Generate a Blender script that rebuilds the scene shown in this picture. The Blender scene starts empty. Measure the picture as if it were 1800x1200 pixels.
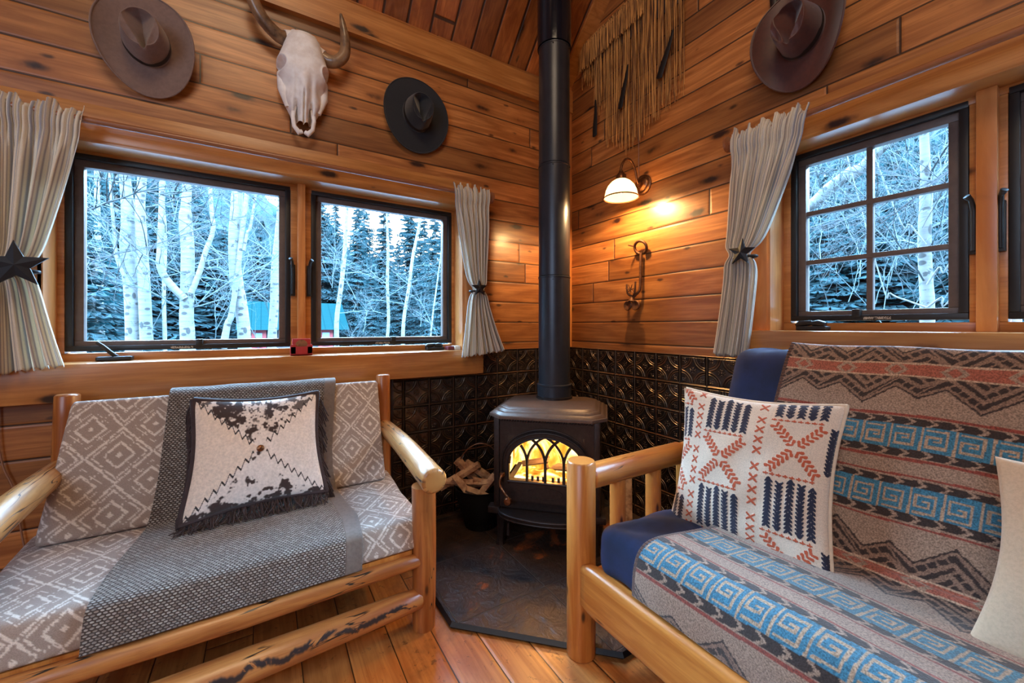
import bpy, bmesh, math, random
import numpy as np
from mathutils import Vector, Matrix
PI = math.pi
S = bpy.context.scene
COL = S.collection
random.seed(7)
rng = np.random.default_rng(7)

# ------------------------------------------------------------------ camera
cd = bpy.data.cameras.new('camera')
cd.sensor_width = 36.0
cd.lens = 701.0 / 1800.0 * 36.0
cd.shift_y = -27.0 / 1800.0
cd.clip_start = 0.02
cd.clip_end = 300
cam = bpy.data.objects.new('camera', cd)
COL.objects.link(cam)
cam.location = (-1.885, -2.244, 1.14)
cam.rotation_euler = (PI / 2, 0, -math.atan2(0.5272, 0.8497))
S.camera = cam

# ------------------------------------------------------------------ world (dusk sky)
W = bpy.data.worlds.new('sky')
S.world = W
W.use_nodes = True
wt = W.node_tree
wt.nodes.clear()
def wn(t): return wt.nodes.new(t)
w_out = wn('ShaderNodeOutputWorld'); w_bg = wn('ShaderNodeBackground')
w_tc = wn('ShaderNodeTexCoord'); w_sep = wn('ShaderNodeSeparateXYZ')
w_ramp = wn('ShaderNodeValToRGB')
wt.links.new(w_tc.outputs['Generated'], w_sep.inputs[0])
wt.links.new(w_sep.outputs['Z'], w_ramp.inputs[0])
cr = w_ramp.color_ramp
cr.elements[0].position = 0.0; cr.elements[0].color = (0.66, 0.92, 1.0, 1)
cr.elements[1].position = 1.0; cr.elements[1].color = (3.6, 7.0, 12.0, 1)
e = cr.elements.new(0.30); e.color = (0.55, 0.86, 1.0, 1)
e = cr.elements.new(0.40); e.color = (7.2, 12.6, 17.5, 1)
w_dot = wn('ShaderNodeVectorMath'); w_dot.operation = 'DOT_PRODUCT'
gd = Vector((0.24, 0.96, 0.14)).normalized()
w_dot.inputs[1].default_value = gd
wt.links.new(w_tc.outputs['Generated'], w_dot.inputs[0])
w_mr = wn('ShaderNodeMapRange'); w_mr.inputs[1].default_value = 0.93; w_mr.inputs[2].default_value = 1.0
wt.links.new(w_dot.outputs['Value'], w_mr.inputs[0])
w_mix = wn('ShaderNodeMix'); w_mix.data_type = 'RGBA'
wt.links.new(w_mr.outputs[0], w_mix.inputs[0])
wt.links.new(w_ramp.outputs[0], w_mix.inputs[6])
w_mix.inputs[7].default_value = (1.25, 1.1, 0.95, 1)
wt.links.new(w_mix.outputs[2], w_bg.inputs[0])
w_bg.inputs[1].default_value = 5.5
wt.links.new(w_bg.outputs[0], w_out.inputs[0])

S.view_settings.view_transform = 'Standard'
S.view_settings.look = 'None'
S.view_settings.gamma = 1.0
S.view_settings.exposure = 0.0
S.view_settings.use_curve_mapping = False
S.cycles.use_denoising = True
S.cycles.max_bounces = 7
S.cycles.diffuse_bounces = 4
S.cycles.glossy_bounces = 3
S.cycles.transmission_bounces = 6
S.cycles.transparent_max_bounces = 10
S.cycles.sample_clamp_indirect = 6
S.cycles.caustics_reflective = False
S.cycles.caustics_refractive = False

def lamp(name, kind, loc, energy, color, size=0.3, rot=None, spot=None, blend=0.6, size_y=None):
    d = bpy.data.lights.new(name, kind)
    d.energy = energy; d.color = color
    if kind == 'AREA':
        d.size = size
        if size_y: d.shape = 'RECTANGLE'; d.size_y = size_y
    else: d.shadow_soft_size = size
    if kind == 'SPOT': d.spot_size = spot; d.spot_blend = blend
    o = bpy.data.objects.new(name, d); COL.objects.link(o)
    o.location = loc
    if rot: o.rotation_euler = rot
    return o
# added warm area light simulating unseen room lamps, high up behind the photographer
lamp('warm_room_fill', 'AREA', (-2.2, -2.75, 4.1), 46, (1.0, 0.74, 0.46), 1.3, (math.radians(14), 0, math.radians(-30)))
# daylight of the windows on the far side of the room, behind the photographer
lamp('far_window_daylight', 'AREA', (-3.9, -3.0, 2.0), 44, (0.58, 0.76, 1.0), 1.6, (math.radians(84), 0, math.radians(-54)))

# ------------------------------------------------------------------ materials
def srgb(r, g, b):
    f = lambda c: (c / 255 / 12.92) if c / 255 <= 0.04045 else ((c / 255 + 0.055) / 1.055) ** 2.4
    return (f(r), f(g), f(b), 1)

class NB:
    def __init__(s, name):
        s.m = bpy.data.materials.new(name); s.m.use_nodes = True
        s.t = s.m.node_tree; s.t.nodes.clear()
        s.out = s.t.nodes.new('ShaderNodeOutputMaterial')
    def n(s, typ, ins=None, **props):
        nd = s.t.nodes.new(typ)
        for k, v in props.items(): setattr(nd, k, v)
        if ins:
            for k, v in ins.items(): s.set(nd.inputs[k], v)
        return nd
    def set(s, sock, v):
        if isinstance(v, bpy.types.NodeSocket): s.t.links.new(v, sock)
        elif isinstance(v, (tuple, list)) and len(v) == 4 and sock.type == 'VECTOR': sock.default_value = v[:3]
        else: sock.default_value = v
    def math(s, op, a, b=0.0, c=0.0, clamp=False):
        nd = s.n('ShaderNodeMath', operation=op); nd.use_clamp = clamp
        s.set(nd.inputs[0], a); s.set(nd.inputs[1], b); s.set(nd.inputs[2], c)
        return nd.outputs[0]
    def mix(s, f, a, b, blend='MIX'):
        nd = s.n('ShaderNodeMix', data_type='RGBA', blend_type=blend)
        s.set(nd.inputs[0], f); s.set(nd.inputs[6], a); s.set(nd.inputs[7], b)
        return nd.outputs[2]
    def mr(s, v, a, b, c=0.0, d=1.0):
        nd = s.n('ShaderNodeMapRange', {0: v, 1: a, 2: b, 3: c, 4: d}, interpolation_type='SMOOTHSTEP')
        return nd.outputs[0]
    def comb(s, x, y, z):
        return s.n('ShaderNodeCombineXYZ', {0: x, 1: y, 2: z}).outputs[0]
    def noise(s, vec, scale=5, detail=3, rough=0.5, dist=0.0):
        return s.n('ShaderNodeTexNoise', {'Vector': vec, 'Scale': scale, 'Detail': detail, 'Roughness': rough, 'Distortion': dist}).outputs[0]
    def white(s, vec):
        return s.n('ShaderNodeTexWhiteNoise', {'Vector': vec}, noise_dimensions='3D').outputs[0]
    def vor(s, vec, scale=1.0, rand=1.0, feature='F1'):
        return s.n('ShaderNodeTexVoronoi', {'Vector': vec, 'Scale': scale, 'Randomness': rand}, feature=feature)
    def bump(s, h, strength=0.3, dist=0.01, normal=None):
        d = {'Height': h, 'Strength': strength, 'Distance': dist}
        if normal is not None: d['Normal'] = normal
        return s.n('ShaderNodeBump', d).outputs[0]
    def bsdf(s, **k):
        b = s.n('ShaderNodeBsdfPrincipled')
        for a, v in k.items(): s.set(b.inputs[a.replace('_', ' ')], v)
        s.t.links.new(b.outputs[0], s.out.inputs[0])
        return b
    def obj(s):
        tc = s.n('ShaderNodeTexCoord'); sp = s.n('ShaderNodeSeparateXYZ', {0: tc.outputs['Object']})
        return tc.outputs['Object'], sp.outputs[0], sp.outputs[1], sp.outputs[2]
    def uv(s):
        tc = s.n('ShaderNodeTexCoord'); sp = s.n('ShaderNodeSeparateXYZ', {0: tc.outputs['UV']})
        return tc.outputs['UV'], sp.outputs[0], sp.outputs[1]

def planks(name, along, across, depth, pitch, off, c_light, c_dark, c_knot, seam_w=0.036, rough=0.4, length=1.9,
           knots=0.75, var=0.35, coat=0.25, wear=0.0, slope=False):
    b = NB(name)
    v, x, y, z = b.obj()
    ax = {'x': x, 'y': y, 'z': z}
    s, h, d = ax[along], ax[across], ax[depth]
    if slope: h = b.math('MULTIPLY', h, 1.0)
    hh = b.math('DIVIDE', b.math('SUBTRACT', h, off), pitch)
    idx = b.math('FLOOR', hh); fr = b.math('FRACT', hh)
    r1 = b.white(b.comb(idx, 3.1, 0))
    ss = b.math('DIVIDE', b.math('ADD', s, b.math('MULTIPLY', r1, 9.0)), length)
    jdx = b.math('FLOOR', ss); jf = b.math('FRACT', ss)
    r2 = b.white(b.comb(idx, jdx, 7.7))
    gv = b.comb(b.math('ADD', b.math('MULTIPLY', s, 1.3), b.math('MULTIPLY', r2, 17)),
                b.math('MULTIPLY', h, 13), b.math('MULTIPLY', d, 6))
    g1 = b.noise(gv, 1.6, 5, 0.55, 0.9)
    gv2 = b.comb(b.math('MULTIPLY', s, 4), b.math('MULTIPLY', h, 120), b.math('MULTIPLY', r2, 20))
    g2 = b.noise(gv2, 1.0, 2, 0.5)
    # knots
    kv = b.comb(b.math('ADD', b.math('MULTIPLY', s, 3.2), b.math('MULTIPLY', r2, 31)), b.math('MULTIPLY', h, 9.0), 0)
    dn = b.noise(v, 22, 2, 0.6)
    vo = b.vor(kv, 1.0, 1.0)
    sel = b.math('GREATER_THAN', b.n('ShaderNodeSeparateXYZ', {0: vo.outputs['Color']}).outputs[0], 1 - knots)
    blot = b.mr(b.noise(b.comb(b.math('MULTIPLY', s, 2.2), b.math('MULTIPLY', h, 5), r2), 1.0, 5, 0.65, 0.6), 0.52, 0.72)
    kd = b.math('ADD', vo.outputs['Distance'], b.math('MULTIPLY', b.math('SUBTRACT', dn, 0.5), 0.16))
    km = b.math('MULTIPLY', b.mr(kd, 0.21, 0.07), sel)
    vo2 = b.vor(b.comb(b.math('ADD', b.math('MULTIPLY', s, 7.0), b.math('MULTIPLY', r2, 13)), b.math('MULTIPLY', h, 17.0), 3.0), 1.0, 1.0)
    sel2 = b.math('GREATER_THAN', b.n('ShaderNodeSeparateXYZ', {0: vo2.outputs['Color']}).outputs[0], 1 - knots * 0.42)
    km2 = b.math('MULTIPLY', b.mr(b.math('ADD', vo2.outputs['Distance'], b.math('MULTIPLY', b.math('SUBTRACT', dn, 0.5), 0.2)), 0.20, 0.06), b.math('MULTIPLY', sel2, 0.85))
    km = b.math('MAXIMUM', km, km2)
    halo = b.math('MULTIPLY', b.mr(kd, 0.42, 0.10), b.math('MULTIPLY', sel, 0.75))
    col = b.mix(b.mr(g1, 0.3, 0.72), c_light, c_dark)
    col = b.mix(b.math('MULTIPLY', b.mr(g2, 0.40, 0.75), 0.6), col, c_dark)
    col = b.mix(b.math('MULTIPLY', blot, 0.45), col, c_dark)
    col = b.mix(halo, col, c_dark)
    col = b.mix(km, col, c_knot)
    vb = b.math('ADD', 1 - var, b.math('MULTIPLY', r2, 2 * var))
    col = b.mix(1.0, col, b.comb(vb, vb, vb), 'MULTIPLY')
    if wear:
        wnz = b.noise(v, 3.0, 5, 0.65, 0.3)
        col = b.mix(b.math('MULTIPLY', b.mr(wnz, 0.5, 0.7), wear), col, srgb(70, 40, 28))
        sc = b.noise(b.comb(b.math('MULTIPLY', x, 30), b.math('MULTIPLY', y, 26), 0), 1, 4, 0.75, 1.0)
        col = b.mix(b.math('MULTIPLY', b.mr(sc, 0.60, 0.68), wear), col, srgb(50, 28, 20))
    e1 = b.math('MINIMUM', fr, b.math('SUBTRACT', 1.0, fr))
    e2 = b.math('MULTIPLY', b.math('MINIMUM', jf, b.math('SUBTRACT', 1.0, jf)), length / pitch)
    em = b.math('MINIMUM', e1, e2)
    wv = b.math('ADD', seam_w * 0.4, b.math('MULTIPLY', b.noise(b.comb(s, idx, 0), 1.2, 2), seam_w))
    seam = b.math('SUBTRACT', 1.0, b.mr(b.math('DIVIDE', em, wv), 0.45, 1.0))
    col = b.mix(b.math('MULTIPLY', seam, 0.88), col, (0.012, 0.006, 0.004, 1))
    ht = b.math('SUBTRACT', b.math('MULTIPLY', g1, 0.10), seam)
    ht = b.math('ADD', ht, b.math('MULTIPLY', b.mr(em, 0, 0.09), 0.5))
    ht = b.math('ADD', ht, b.math('MULTIPLY', r2, 0.25))
    b.bsdf(Base_Color=col, Roughness=b.math('ADD', rough - 0.08, b.math('MULTIPLY', g1, 0.18)),
           Normal=b.bump(ht, 0.55, 0.006), Coat_Weight=coat, Coat_Roughness=0.22)
    return b.m

PL, PD, PK = srgb(190, 124, 68), srgb(136, 78, 36), srgb(44, 22, 16)
M = {}
M['wallL'] = planks('pine_planks_left', 'x', 'z', 'y', 0.132, 1.297, PL, PD, PK)
M['wallR'] = planks('pine_planks_right', 'y', 'z', 'x', 0.132, 1.297, PL, PD, PK)
M['ceil'] = planks('pine_ceiling_boards', 'y', 'x', 'z', 0.135, 0.02, srgb(186, 110, 52), srgb(136, 70, 28), PK, seam_w=0.07, length=5, knots=0.3)
M['floor'] = planks('worn_pine_floor', 'y', 'x', 'z', 0.141, -1.356 - 0.141 * 20, srgb(208, 142, 78), srgb(164, 98, 46), srgb(60, 28, 16),
                    seam_w=0.022, rough=0.38, length=1.35, knots=0.25, var=0.18, coat=0.25, wear=0.55)
def trimwood(name, along, light=srgb(206, 140, 76), dark=srgb(166, 102, 48), knots=0.3, coat=0.3):
    ac = {'x': 'z', 'y': 'z', 'z': 'x'}[along]; dp = {'x': 'y', 'y': 'x', 'z': 'y'}[along]
    return planks(name, along, ac, dp, 5.0, -7.31, light, dark, PK, seam_w=0.0001, length=30, knots=knots, var=0.05, coat=coat, rough=0.36)
M['trimX'] = trimwood('varnished_trim_left', 'x')
M['trimY'] = trimwood('varnished_trim_right', 'y')
M['trimZ'] = trimwood('varnished_upright_trim', 'z', srgb(214, 146, 84), srgb(178, 106, 50), 0.12)

def logwood(name, light, dark, cracks=0.5, coat=0.35, stain=0.0, rough=0.36):
    """uses the UV of tubes: u around (m), v along (m)"""
    b = NB(name); uv, u, v = b.uv(); ov = b.obj()[0]
    g = b.noise(b.comb(b.math('MULTIPLY', u, 40), b.math('MULTIPLY', v, 3), 0), 1, 4, 0.6, 0.6)
    col = b.mix(b.mr(g, 0.3, 0.7), light, dark)
    g2 = b.noise(ov, 7, 4, 0.6)
    col = b.mix(b.math('MULTIPLY', b.mr(g2, 0.55, 0.75), 0.5), col, dark)
    vo = b.vor(b.comb(b.math('MULTIPLY', u, 14), b.math('MULTIPLY', v, 5), 0), 1.0)
    sel = b.math('GREATER_THAN', b.n('ShaderNodeSeparateXYZ', {0: vo.outputs['Color']}).outputs[0], 0.72)
    col = b.mix(b.math('MULTIPLY', b.mr(vo.outputs['Distance'], 0.14, 0.04), sel), col, srgb(72, 34, 16))
    cr = b.noise(b.comb(b.math('MULTIPLY', u, 26), b.math('MULTIPLY', v, 2.2), 3.0), 1, 2, 0.5, 0.4)
    cw = b.math('ABSOLUTE', b.math('SUBTRACT', cr, 0.5))
    msk = b.mr(b.noise(b.comb(b.math('MULTIPLY', u, 10), b.math('MULTIPLY', v, 3), 9.0), 1, 2), 0.62 - cracks * 0.25, 0.68 - cracks * 0.25)
    ck = b.math('MULTIPLY', b.mr(cw, 0.012, 0.004), msk)
    col = b.mix(ck, col, (0.015, 0.008, 0.005, 1))
    if stain:
        st = b.noise(b.comb(b.math('MULTIPLY', u, 10), b.math('MULTIPLY', v, 7), 5.0), 1, 5, 0.7, 1.2)
        wig = b.math('MULTIPLY', b.math('SUBTRACT', b.noise(b.comb(0, b.math('MULTIPLY', v, 7.0), 0), 1, 4, 0.65), 0.5), 0.11)
        band = b.mr(b.math('ABSOLUTE', b.math('SUBTRACT', b.math('SUBTRACT', u, 0.060), wig)), 0.016, 0.005)
        sm = b.math('MULTIPLY', b.math('MULTIPLY', b.mr(st, 0.44, 0.49), band), stain)
        col = b.mix(sm, col, srgb(48, 42, 44))
    b.bsdf(Base_Color=col, Roughness=rough, Coat_Weight=coat, Coat_Roughness=0.2,
           Normal=b.bump(b.math('SUBTRACT', b.math('MULTIPLY', g, 0.3), ck), 0.35, 0.004))
    return b.m
M['log'] = logwood('varnished_pine_log', srgb(190, 122, 64), srgb(146, 80, 36), 0.3)
M['logarm'] = logwood('pale_peeled_log', srgb(202, 150, 90), srgb(160, 104, 54), 0.8)
M['logstain'] = logwood('log_with_beetle_galleries', srgb(204, 138, 78), srgb(168, 98, 50), 0.2, stain=1.0)
M['futon'] = logwood('honey_pine', srgb(212, 140, 68), srgb(180, 104, 42), 0.0)
M['endgrain'] = logwood('log_end_grain', srgb(196, 118, 58), srgb(158, 84, 36), 0.1)

def simple(name, col, rough=0.5, metal=0.0, noise=0.0, nscale=30, bump=0.0, coat=0.0, sheen=0.0, col2=None):
    b = NB(name); v, x, y, z = b.obj()
    n = b.noise(v, nscale, 4, 0.6)
    c = b.mix(b.mr(n, 0.35, 0.7), col, col2 if col2 else tuple([q * (1 - noise) for q in col[:3]] + [1]))
    k = dict(Base_Color=c, Roughness=rough, Metallic=metal, Coat_Weight=coat)
    if sheen: k['Sheen_Weight'] = sheen
    if bump: k['Normal'] = b.bump(n, bump, 0.003)
    b.bsdf(**k)
    return b.m
M['black'] = simple('black_window_frame', srgb(30, 27, 27), 0.42, 0, 0.2)
M['sash'] = simple('dark_brown_sash', srgb(104, 88, 82), 0.45, 0, 0.2)
M['iron'] = simple('cast_iron', srgb(52, 42, 40), 0.42, 0.5, 0.35, 60, 0.25)
M['irontop'] = simple('brown_enamel_iron', srgb(96, 76, 66), 0.42, 0.2, 0.25, 60, 0.15)
M['soot'] = simple('dark_firebox', srgb(40, 26, 20), 0.8, 0, 0.4)
M['pipe'] = simple('matte_black_pipe', srgb(56, 58, 66), 0.34, 0.45, 0.15, 12)
M['pipegl'] = simple('glossy_black_pipe', srgb(28, 30, 40), 0.12, 0.3, 0.1, 12, 0.35)
M['bucket'] = simple('black_bucket', srgb(16, 15, 16), 0.55, 0.4, 0.3)
M['brass'] = simple('aged_bronze', srgb(128, 84, 56), 0.32, 0.85, 0.4, 40)
M['rust'] = simple('rusty_iron', srgb(112, 70, 44), 0.6, 0.5, 0.5, 50, 0.4)
M['felt_gray'] = simple('grey_brown_felt', srgb(128, 102, 92), 0.9, 0, 0.15, 60, 0.1, sheen=0.3)
M['felt_black'] = simple('black_felt', srgb(20, 22, 30), 0.85, 0, 0.2, 60, 0.1, sheen=0.4)
M['felt_brown'] = simple('dark_brown_felt', srgb(80, 33, 23), 0.5, 0, 0.25, 60, 0.1, sheen=0.3)
M['band'] = simple('hat_band', srgb(40, 28, 24), 0.5, 0, 0.4, 200)
M['bone'] = simple('bleached_bone', srgb(250, 247, 246), 0.65, 0, 0.0, 24, 0.3, col2=srgb(232, 224, 220))
M['horn'] = simple('horn', srgb(150, 116, 84), 0.35, 0, 0.0, 14, 0.2, coat=0.3, col2=srgb(62, 46, 38))
M['dark'] = simple('dark_hollow', srgb(28, 20, 18), 0.9)
M['star'] = simple('black_painted_tin', srgb(28, 25, 28), 0.5, 0.3, 0.2)
M['leather'] = simple('dark_suede', srgb(64, 50, 52), 0.85, 0, 0.3, 40, 0.2)
def fringe_mat():
    b = NB('golden_suede_fringe'); v, x, y, z = b.obj()
    n = b.noise(b.comb(b.math('MULTIPLY', x, 90), b.math('MULTIPLY', y, 150), b.math('MULTIPLY', z, 5)), 1, 3, 0.6)
    b.bsdf(Base_Color=b.mix(b.mr(n, 0.35, 0.65), srgb(222, 156, 84), srgb(86, 46, 22)), Roughness=0.85); return b.m
M['fringe'] = fringe_mat()
M['feather'] = simple('black_feather', srgb(20, 15, 14), 0.6, 0, 0.2)
M['red'] = simple('red_painted_wood', srgb(176, 44, 44), 0.55, 0, 0.15)
M['reddark'] = simple('dark_red_trim', srgb(110, 22, 30), 0.6, 0, 0.15)
M['navy'] = simple('navy_cotton', srgb(12, 32, 78), 0.9, 0, 0.5, 7, 0.3, sheen=0.05)
M['cord'] = simple('clear_cord', srgb(150, 110, 90), 0.3)
M['white'] = simple('white_paint', srgb(220, 215, 210), 0.6)
M['beige'] = simple('beige_linen', srgb(212, 188, 162), 0.9, 0, 0.12, 160, 0.25, sheen=0.2)
M['rodwood'] = simple('brown_curtain_rod', srgb(150, 92, 58), 0.35, 0, 0.15, 20, 0, 0.4)
M['splitwood'] = simple('split_firewood', srgb(206, 160, 116), 0.8, 0, 0.0, 26, 0.5, col2=srgb(140, 92, 62))
M['bark'] = simple('bark_grey', srgb(96, 84, 80), 0.9, 0, 0.4, 30, 0.6)
M['snow'] = simple('snow_patches', srgb(104, 108, 112), 0.8, 0, 0.0, 0.9, 0.5, col2=srgb(32, 40, 40))

def glassmat(name):
    b = NB(name)
    t = b.n('ShaderNodeBsdfTransparent', {0: (0.97, 0.985, 0.99, 1)})
    g = b.n('ShaderNodeBsdfGlossy', {'Color': (1, 1, 1, 1), 'Roughness': 0.02})
    f = b.n('ShaderNodeFresnel', {'IOR': 1.35})
    mx = b.n('ShaderNodeMixShader', {0: b.math('MULTIPLY', f.outputs[0], 0.7), 1: t.outputs[0], 2: g.outputs[0]})
    b.t.links.new(mx.outputs[0], b.out.inputs[0])
    return b.m
M['glass'] = glassmat('window_glass')

# vertex-colour cloth with woven bump
def cloth(name, rough=0.9, weave=450.0, strength=0.25, sheen=0.2, mottle=0.12):
    b = NB(name); v = b.obj()[0]
    at = b.n('ShaderNodeAttribute', attribute_name='col')
    n = b.noise(v, weave, 2, 0.6)
    n2 = b.noise(v, 6, 3, 0.5)
    c = b.mix(1.0, at.outputs['Color'], b.comb(*[b.mr(n, 0.25, 0.75, 1 - mottle * 1.8, 1 + mottle)] * 3), 'MULTIPLY')
    b.bsdf(Base_Color=c, Roughness=rough, Sheen_Weight=sheen, Normal=b.bump(n, strength, 0.002))
    return b.m
M['cloth'] = cloth('woven_cloth')
M['wool'] = cloth('wool_blanket_cloth', 0.95, 260, 0.5, 0.35, 0.3)
M['fur'] = cloth('cowhide_fur', 0.8, 120, 0.5, 0.5, 0.08)
M['curtain'] = cloth('striped_curtain_cloth', 0.9, 500, 0.1, 0.2, 0.05)
_t = M['curtain'].node_tree; _p = next(n for n in _t.nodes if n.type == 'BSDF_PRINCIPLED'); _o = next(n for n in _t.nodes if n.type == 'OUTPUT_MATERIAL')
_tr = _t.nodes.new('ShaderNodeBsdfTranslucent'); _mx = _t.nodes.new('ShaderNodeMixShader'); _mx.inputs[0].default_value = 0.42
_t.links.new(_p.inputs['Base Color'].links[0].from_socket, _tr.inputs[0]); _t.links.new(_p.outputs[0], _mx.inputs[1]); _t.links.new(_tr.outputs[0], _mx.inputs[2]); _t.links.new(_mx.outputs[0], _o.inputs[0])

def tile_mat(name, ax):
    b = NB(name); vv, x, y, z = b.obj()
    s = x if ax == 'x' else y
    T = 0.1524
    def cell(q, off): return b.math('FRACT', b.math('DIVIDE', b.math('SUBTRACT', q, off), T))
    u, v = cell(s, 0.0), cell(z, 0.988 - T * 8)
    mu = b.math('MINIMUM', u, b.math('SUBTRACT', 1.0, u)); mv = b.math('MINIMUM', v, b.math('SUBTRACT', 1.0, v))
    def ln(a, c, w): return b.mr(b.math('ABSOLUTE', b.math('SUBTRACT', a, c)), w, 0.0)
    def dist(a, c, ca, cc):
        a2 = b.math('SUBTRACT', a, ca); c2 = b.math('SUBTRACT', c, cc)
        return b.math('SQRT', b.math('ADD', b.math('MULTIPLY', a2, a2), b.math('MULTIPLY', c2, c2)))
    dc = dist(mu, mv, 0.02, 0.02)
    em = b.math('MINIMUM', mu, mv)
    h = b.math('ADD', ln(dc, 0.46, 0.035), ln(dc, 0.385, 0.025))
    inside = b.mr(em, 0.05, 0.07)
    h = b.math('MULTIPLY', h, inside)
    # rosette near each corner: four petals
    for pu, pv, pr in ((0.13, 0.13, 0.035), (0.20, 0.13, 0.032), (0.13, 0.20, 0.032), (0.20, 0.20, 0.03), (0.27, 0.22, 0.02), (0.22, 0.27, 0.02)):
        h = b.math('ADD', h, b.mr(dist(mu, mv, pu, pv), pr, pr * 0.3, 0, 0.8))
    for pu, pv, pr in ((0.5, 0.5, 0.03), (0.43, 0.5, 0.028), (0.5, 0.43, 0.028), (0.46, 0.40, 0.02), (0.40, 0.46, 0.02)):
        h = b.math('ADD', h, b.mr(dist(mu, mv, pu, pv), pr, pr * 0.3, 0, 0.8))
    h = b.math('ADD', h, b.mr(em, 0.045, 0.0, 0, 1.6))
    h = b.math('SUBTRACT', h, b.math('MULTIPLY', ln(em, 0.055, 0.02), 0.8))
    n = b.noise(vv, 9, 4, 0.6)
    col = b.mix(b.mr(n, 0.35, 0.7), srgb(92, 78, 68), srgb(52, 46, 46))
    col = b.mix(b.mr(h, 0.2, 1.0, 0, 0.5), col, srgb(150, 122, 96))
    b.bsdf(Base_Color=col, Metallic=0.85, Roughness=b.math('ADD', 0.22, b.math('MULTIPLY', n, 0.15)), Normal=b.bump(h, 0.9, 0.006))
    return b.m
M['tileL'] = tile_mat('embossed_tin_left', 'x'); M['tileR'] = tile_mat('embossed_tin_right', 'y')

def slate_mat():
    b = NB('slate_tiles'); v, x, y, z = b.obj()
    a, c = x, y
    T = 0.405
    fa = b.math('DIVIDE', b.math('ADD', a, 0.862 + 4.05), T); fc = b.math('DIVIDE', b.math('ADD', c, 0.457 + 4.05), T)
    ea, ec = b.math('FRACT', fa), b.math('FRACT', fc)
    r = b.white(b.comb(b.math('FLOOR', fa), b.math('FLOOR', fc), 0))
    n = b.noise(v, 4.5, 6, 0.6, 0.8); n2 = b.noise(v, 14, 5, 0.6, 0.5)
    col = b.mix(b.mr(b.math('ADD', b.math('MULTIPLY', r, 0.35), b.math('MULTIPLY', n, 0.9)), 0.48, 0.75), srgb(26, 25, 30), srgb(66, 49, 40))
    col = b.mix(b.math('MULTIPLY', b.mr(n, 0.60, 0.68), b.mr(r, 0.4, 0.8)), col, srgb(150, 80, 42))
    mm = b.math('MINIMUM', b.math('MINIMUM', ea, b.math('SUBTRACT', 1, ea)), b.math('MINIMUM', ec, b.math('SUBTRACT', 1, ec)))
    g = b.mr(mm, 0.008, 0.002)
    col = b.mix(g, col, srgb(92, 82, 76))
    st = b.math('FLOOR', b.math('MULTIPLY', n, 9))
    b.bsdf(Base_Color=col, Roughness=0.46, Normal=b.bump(b.math('ADD', b.math('MULTIPLY', st, 0.16), b.math('SUBTRACT', n2, g)), 1.0, 0.012))
    return b.m
M['slate'] = slate_mat()

def fire_mat():
    b = NB('fire_glow'); v, x, y, z = b.obj()
    n = b.noise(b.comb(b.math('MULTIPLY', x, 9), b.math('MULTIPLY', y, 9), b.math('MULTIPLY', z, 4)), 1.0, 3, 0.55, 1.2)
    cr = b.n('ShaderNodeValToRGB', {0: n}); e = cr.color_ramp.elements
    e[0].position = 0.34; e[0].color = (0.75, 0.20, 0.01, 1)
    e[1].position = 0.66; e[1].color = (1.0, 0.85, 0.42, 1)
    q = cr.color_ramp.elements.new(0.48); q.color = (1.0, 0.42, 0.04, 1)
    em = b.n('ShaderNodeEmission', {0: cr.outputs[0], 1: b.mr(n, 0.3, 0.7, 1.2, 3.6)})
    b.t.links.new(em.outputs[0], b.out.inputs[0])
    return b.m
M['fire'] = fire_mat()
def emis(name, col, st):
    b = NB(name); v = b.obj()[0]
    n = b.noise(v, 20, 2)
    em = b.n('ShaderNodeEmission', {0: col, 1: b.mr(n, 0.0, 1.0, st * 0.9, st * 1.1)})
    b.t.links.new(em.outputs[0], b.out.inputs[0]); return b.m
M['ember'] = emis('glowing_embers', (1.0, 0.45, 0.1, 1), 5.0)
M['bulb'] = emis('lamp_bulb', (1.0, 0.72, 0.34, 1), 18.0)
def shade_mat():
    b = NB('frosted_lit_glass'); v = b.obj()[0]
    n = b.noise(v, 20, 2)
    em = b.n('ShaderNodeEmission', {0: (1.0, 0.66, 0.30, 1), 1: b.mr(n, 0, 1, 1.5, 1.9)})
    tr = b.n('ShaderNodeBsdfTranslucent', {0: (0.9, 0.8, 0.65, 1)})
    ad = b.n('ShaderNodeAddShader', {0: em.outputs[0], 1: tr.outputs[0]})
    b.t.links.new(ad.outputs[0], b.out.inputs[0]); return b.m
M['shade'] = shade_mat()
def birch_mat():
    b = NB('birch_bark'); uv, u, v = b.uv()
    n = b.noise(b.comb(b.math('MULTIPLY', u, 4), b.math('MULTIPLY', v, 11), 0), 1, 4, 0.65, 0.4)
    n2 = b.noise(b.comb(b.math('MULTIPLY', u, 3), b.math('MULTIPLY', v, 26), 4.0), 1, 3, 0.6)
    k = b.vor(b.comb(b.math('MULTIPLY', u, 6), b.math('MULTIPLY', v, 3.5), 0))
    k2 = b.vor(b.comb(b.math('MULTIPLY', u, 7), b.math('MULTIPLY', v, 13), 2.0))
    s2 = b.math('GREATER_THAN', b.n('ShaderNodeSeparateXYZ', {0: k2.outputs['Color']}).outputs[0], 0.68)
    col = b.mix(b.mr(n2, 0.35, 0.8), srgb(82, 84, 84), srgb(56, 60, 62))
    col = b.mix(b.math('MULTIPLY', b.mr(n, 0.585, 0.62), 0.95), col, srgb(26, 30, 32))
    col = b.mix(b.math('MULTIPLY', b.mr(k.outputs['Distance'], 0.20, 0.13), 0.95), col, srgb(16, 18, 20))
    col = b.mix(b.math('MULTIPLY', b.math('MULTIPLY', b.mr(k2.outputs['Distance'], 0.34, 0.22), s2), 0.93), col, srgb(14, 17, 20))
    b.bsdf(Base_Color=col, Roughness=0.8); return b.m
M['birch'] = birch_mat()
M['twig'] = simple('pale_twigs', srgb(44, 56, 60), 0.8, 0, 0.2, 3)
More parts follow.
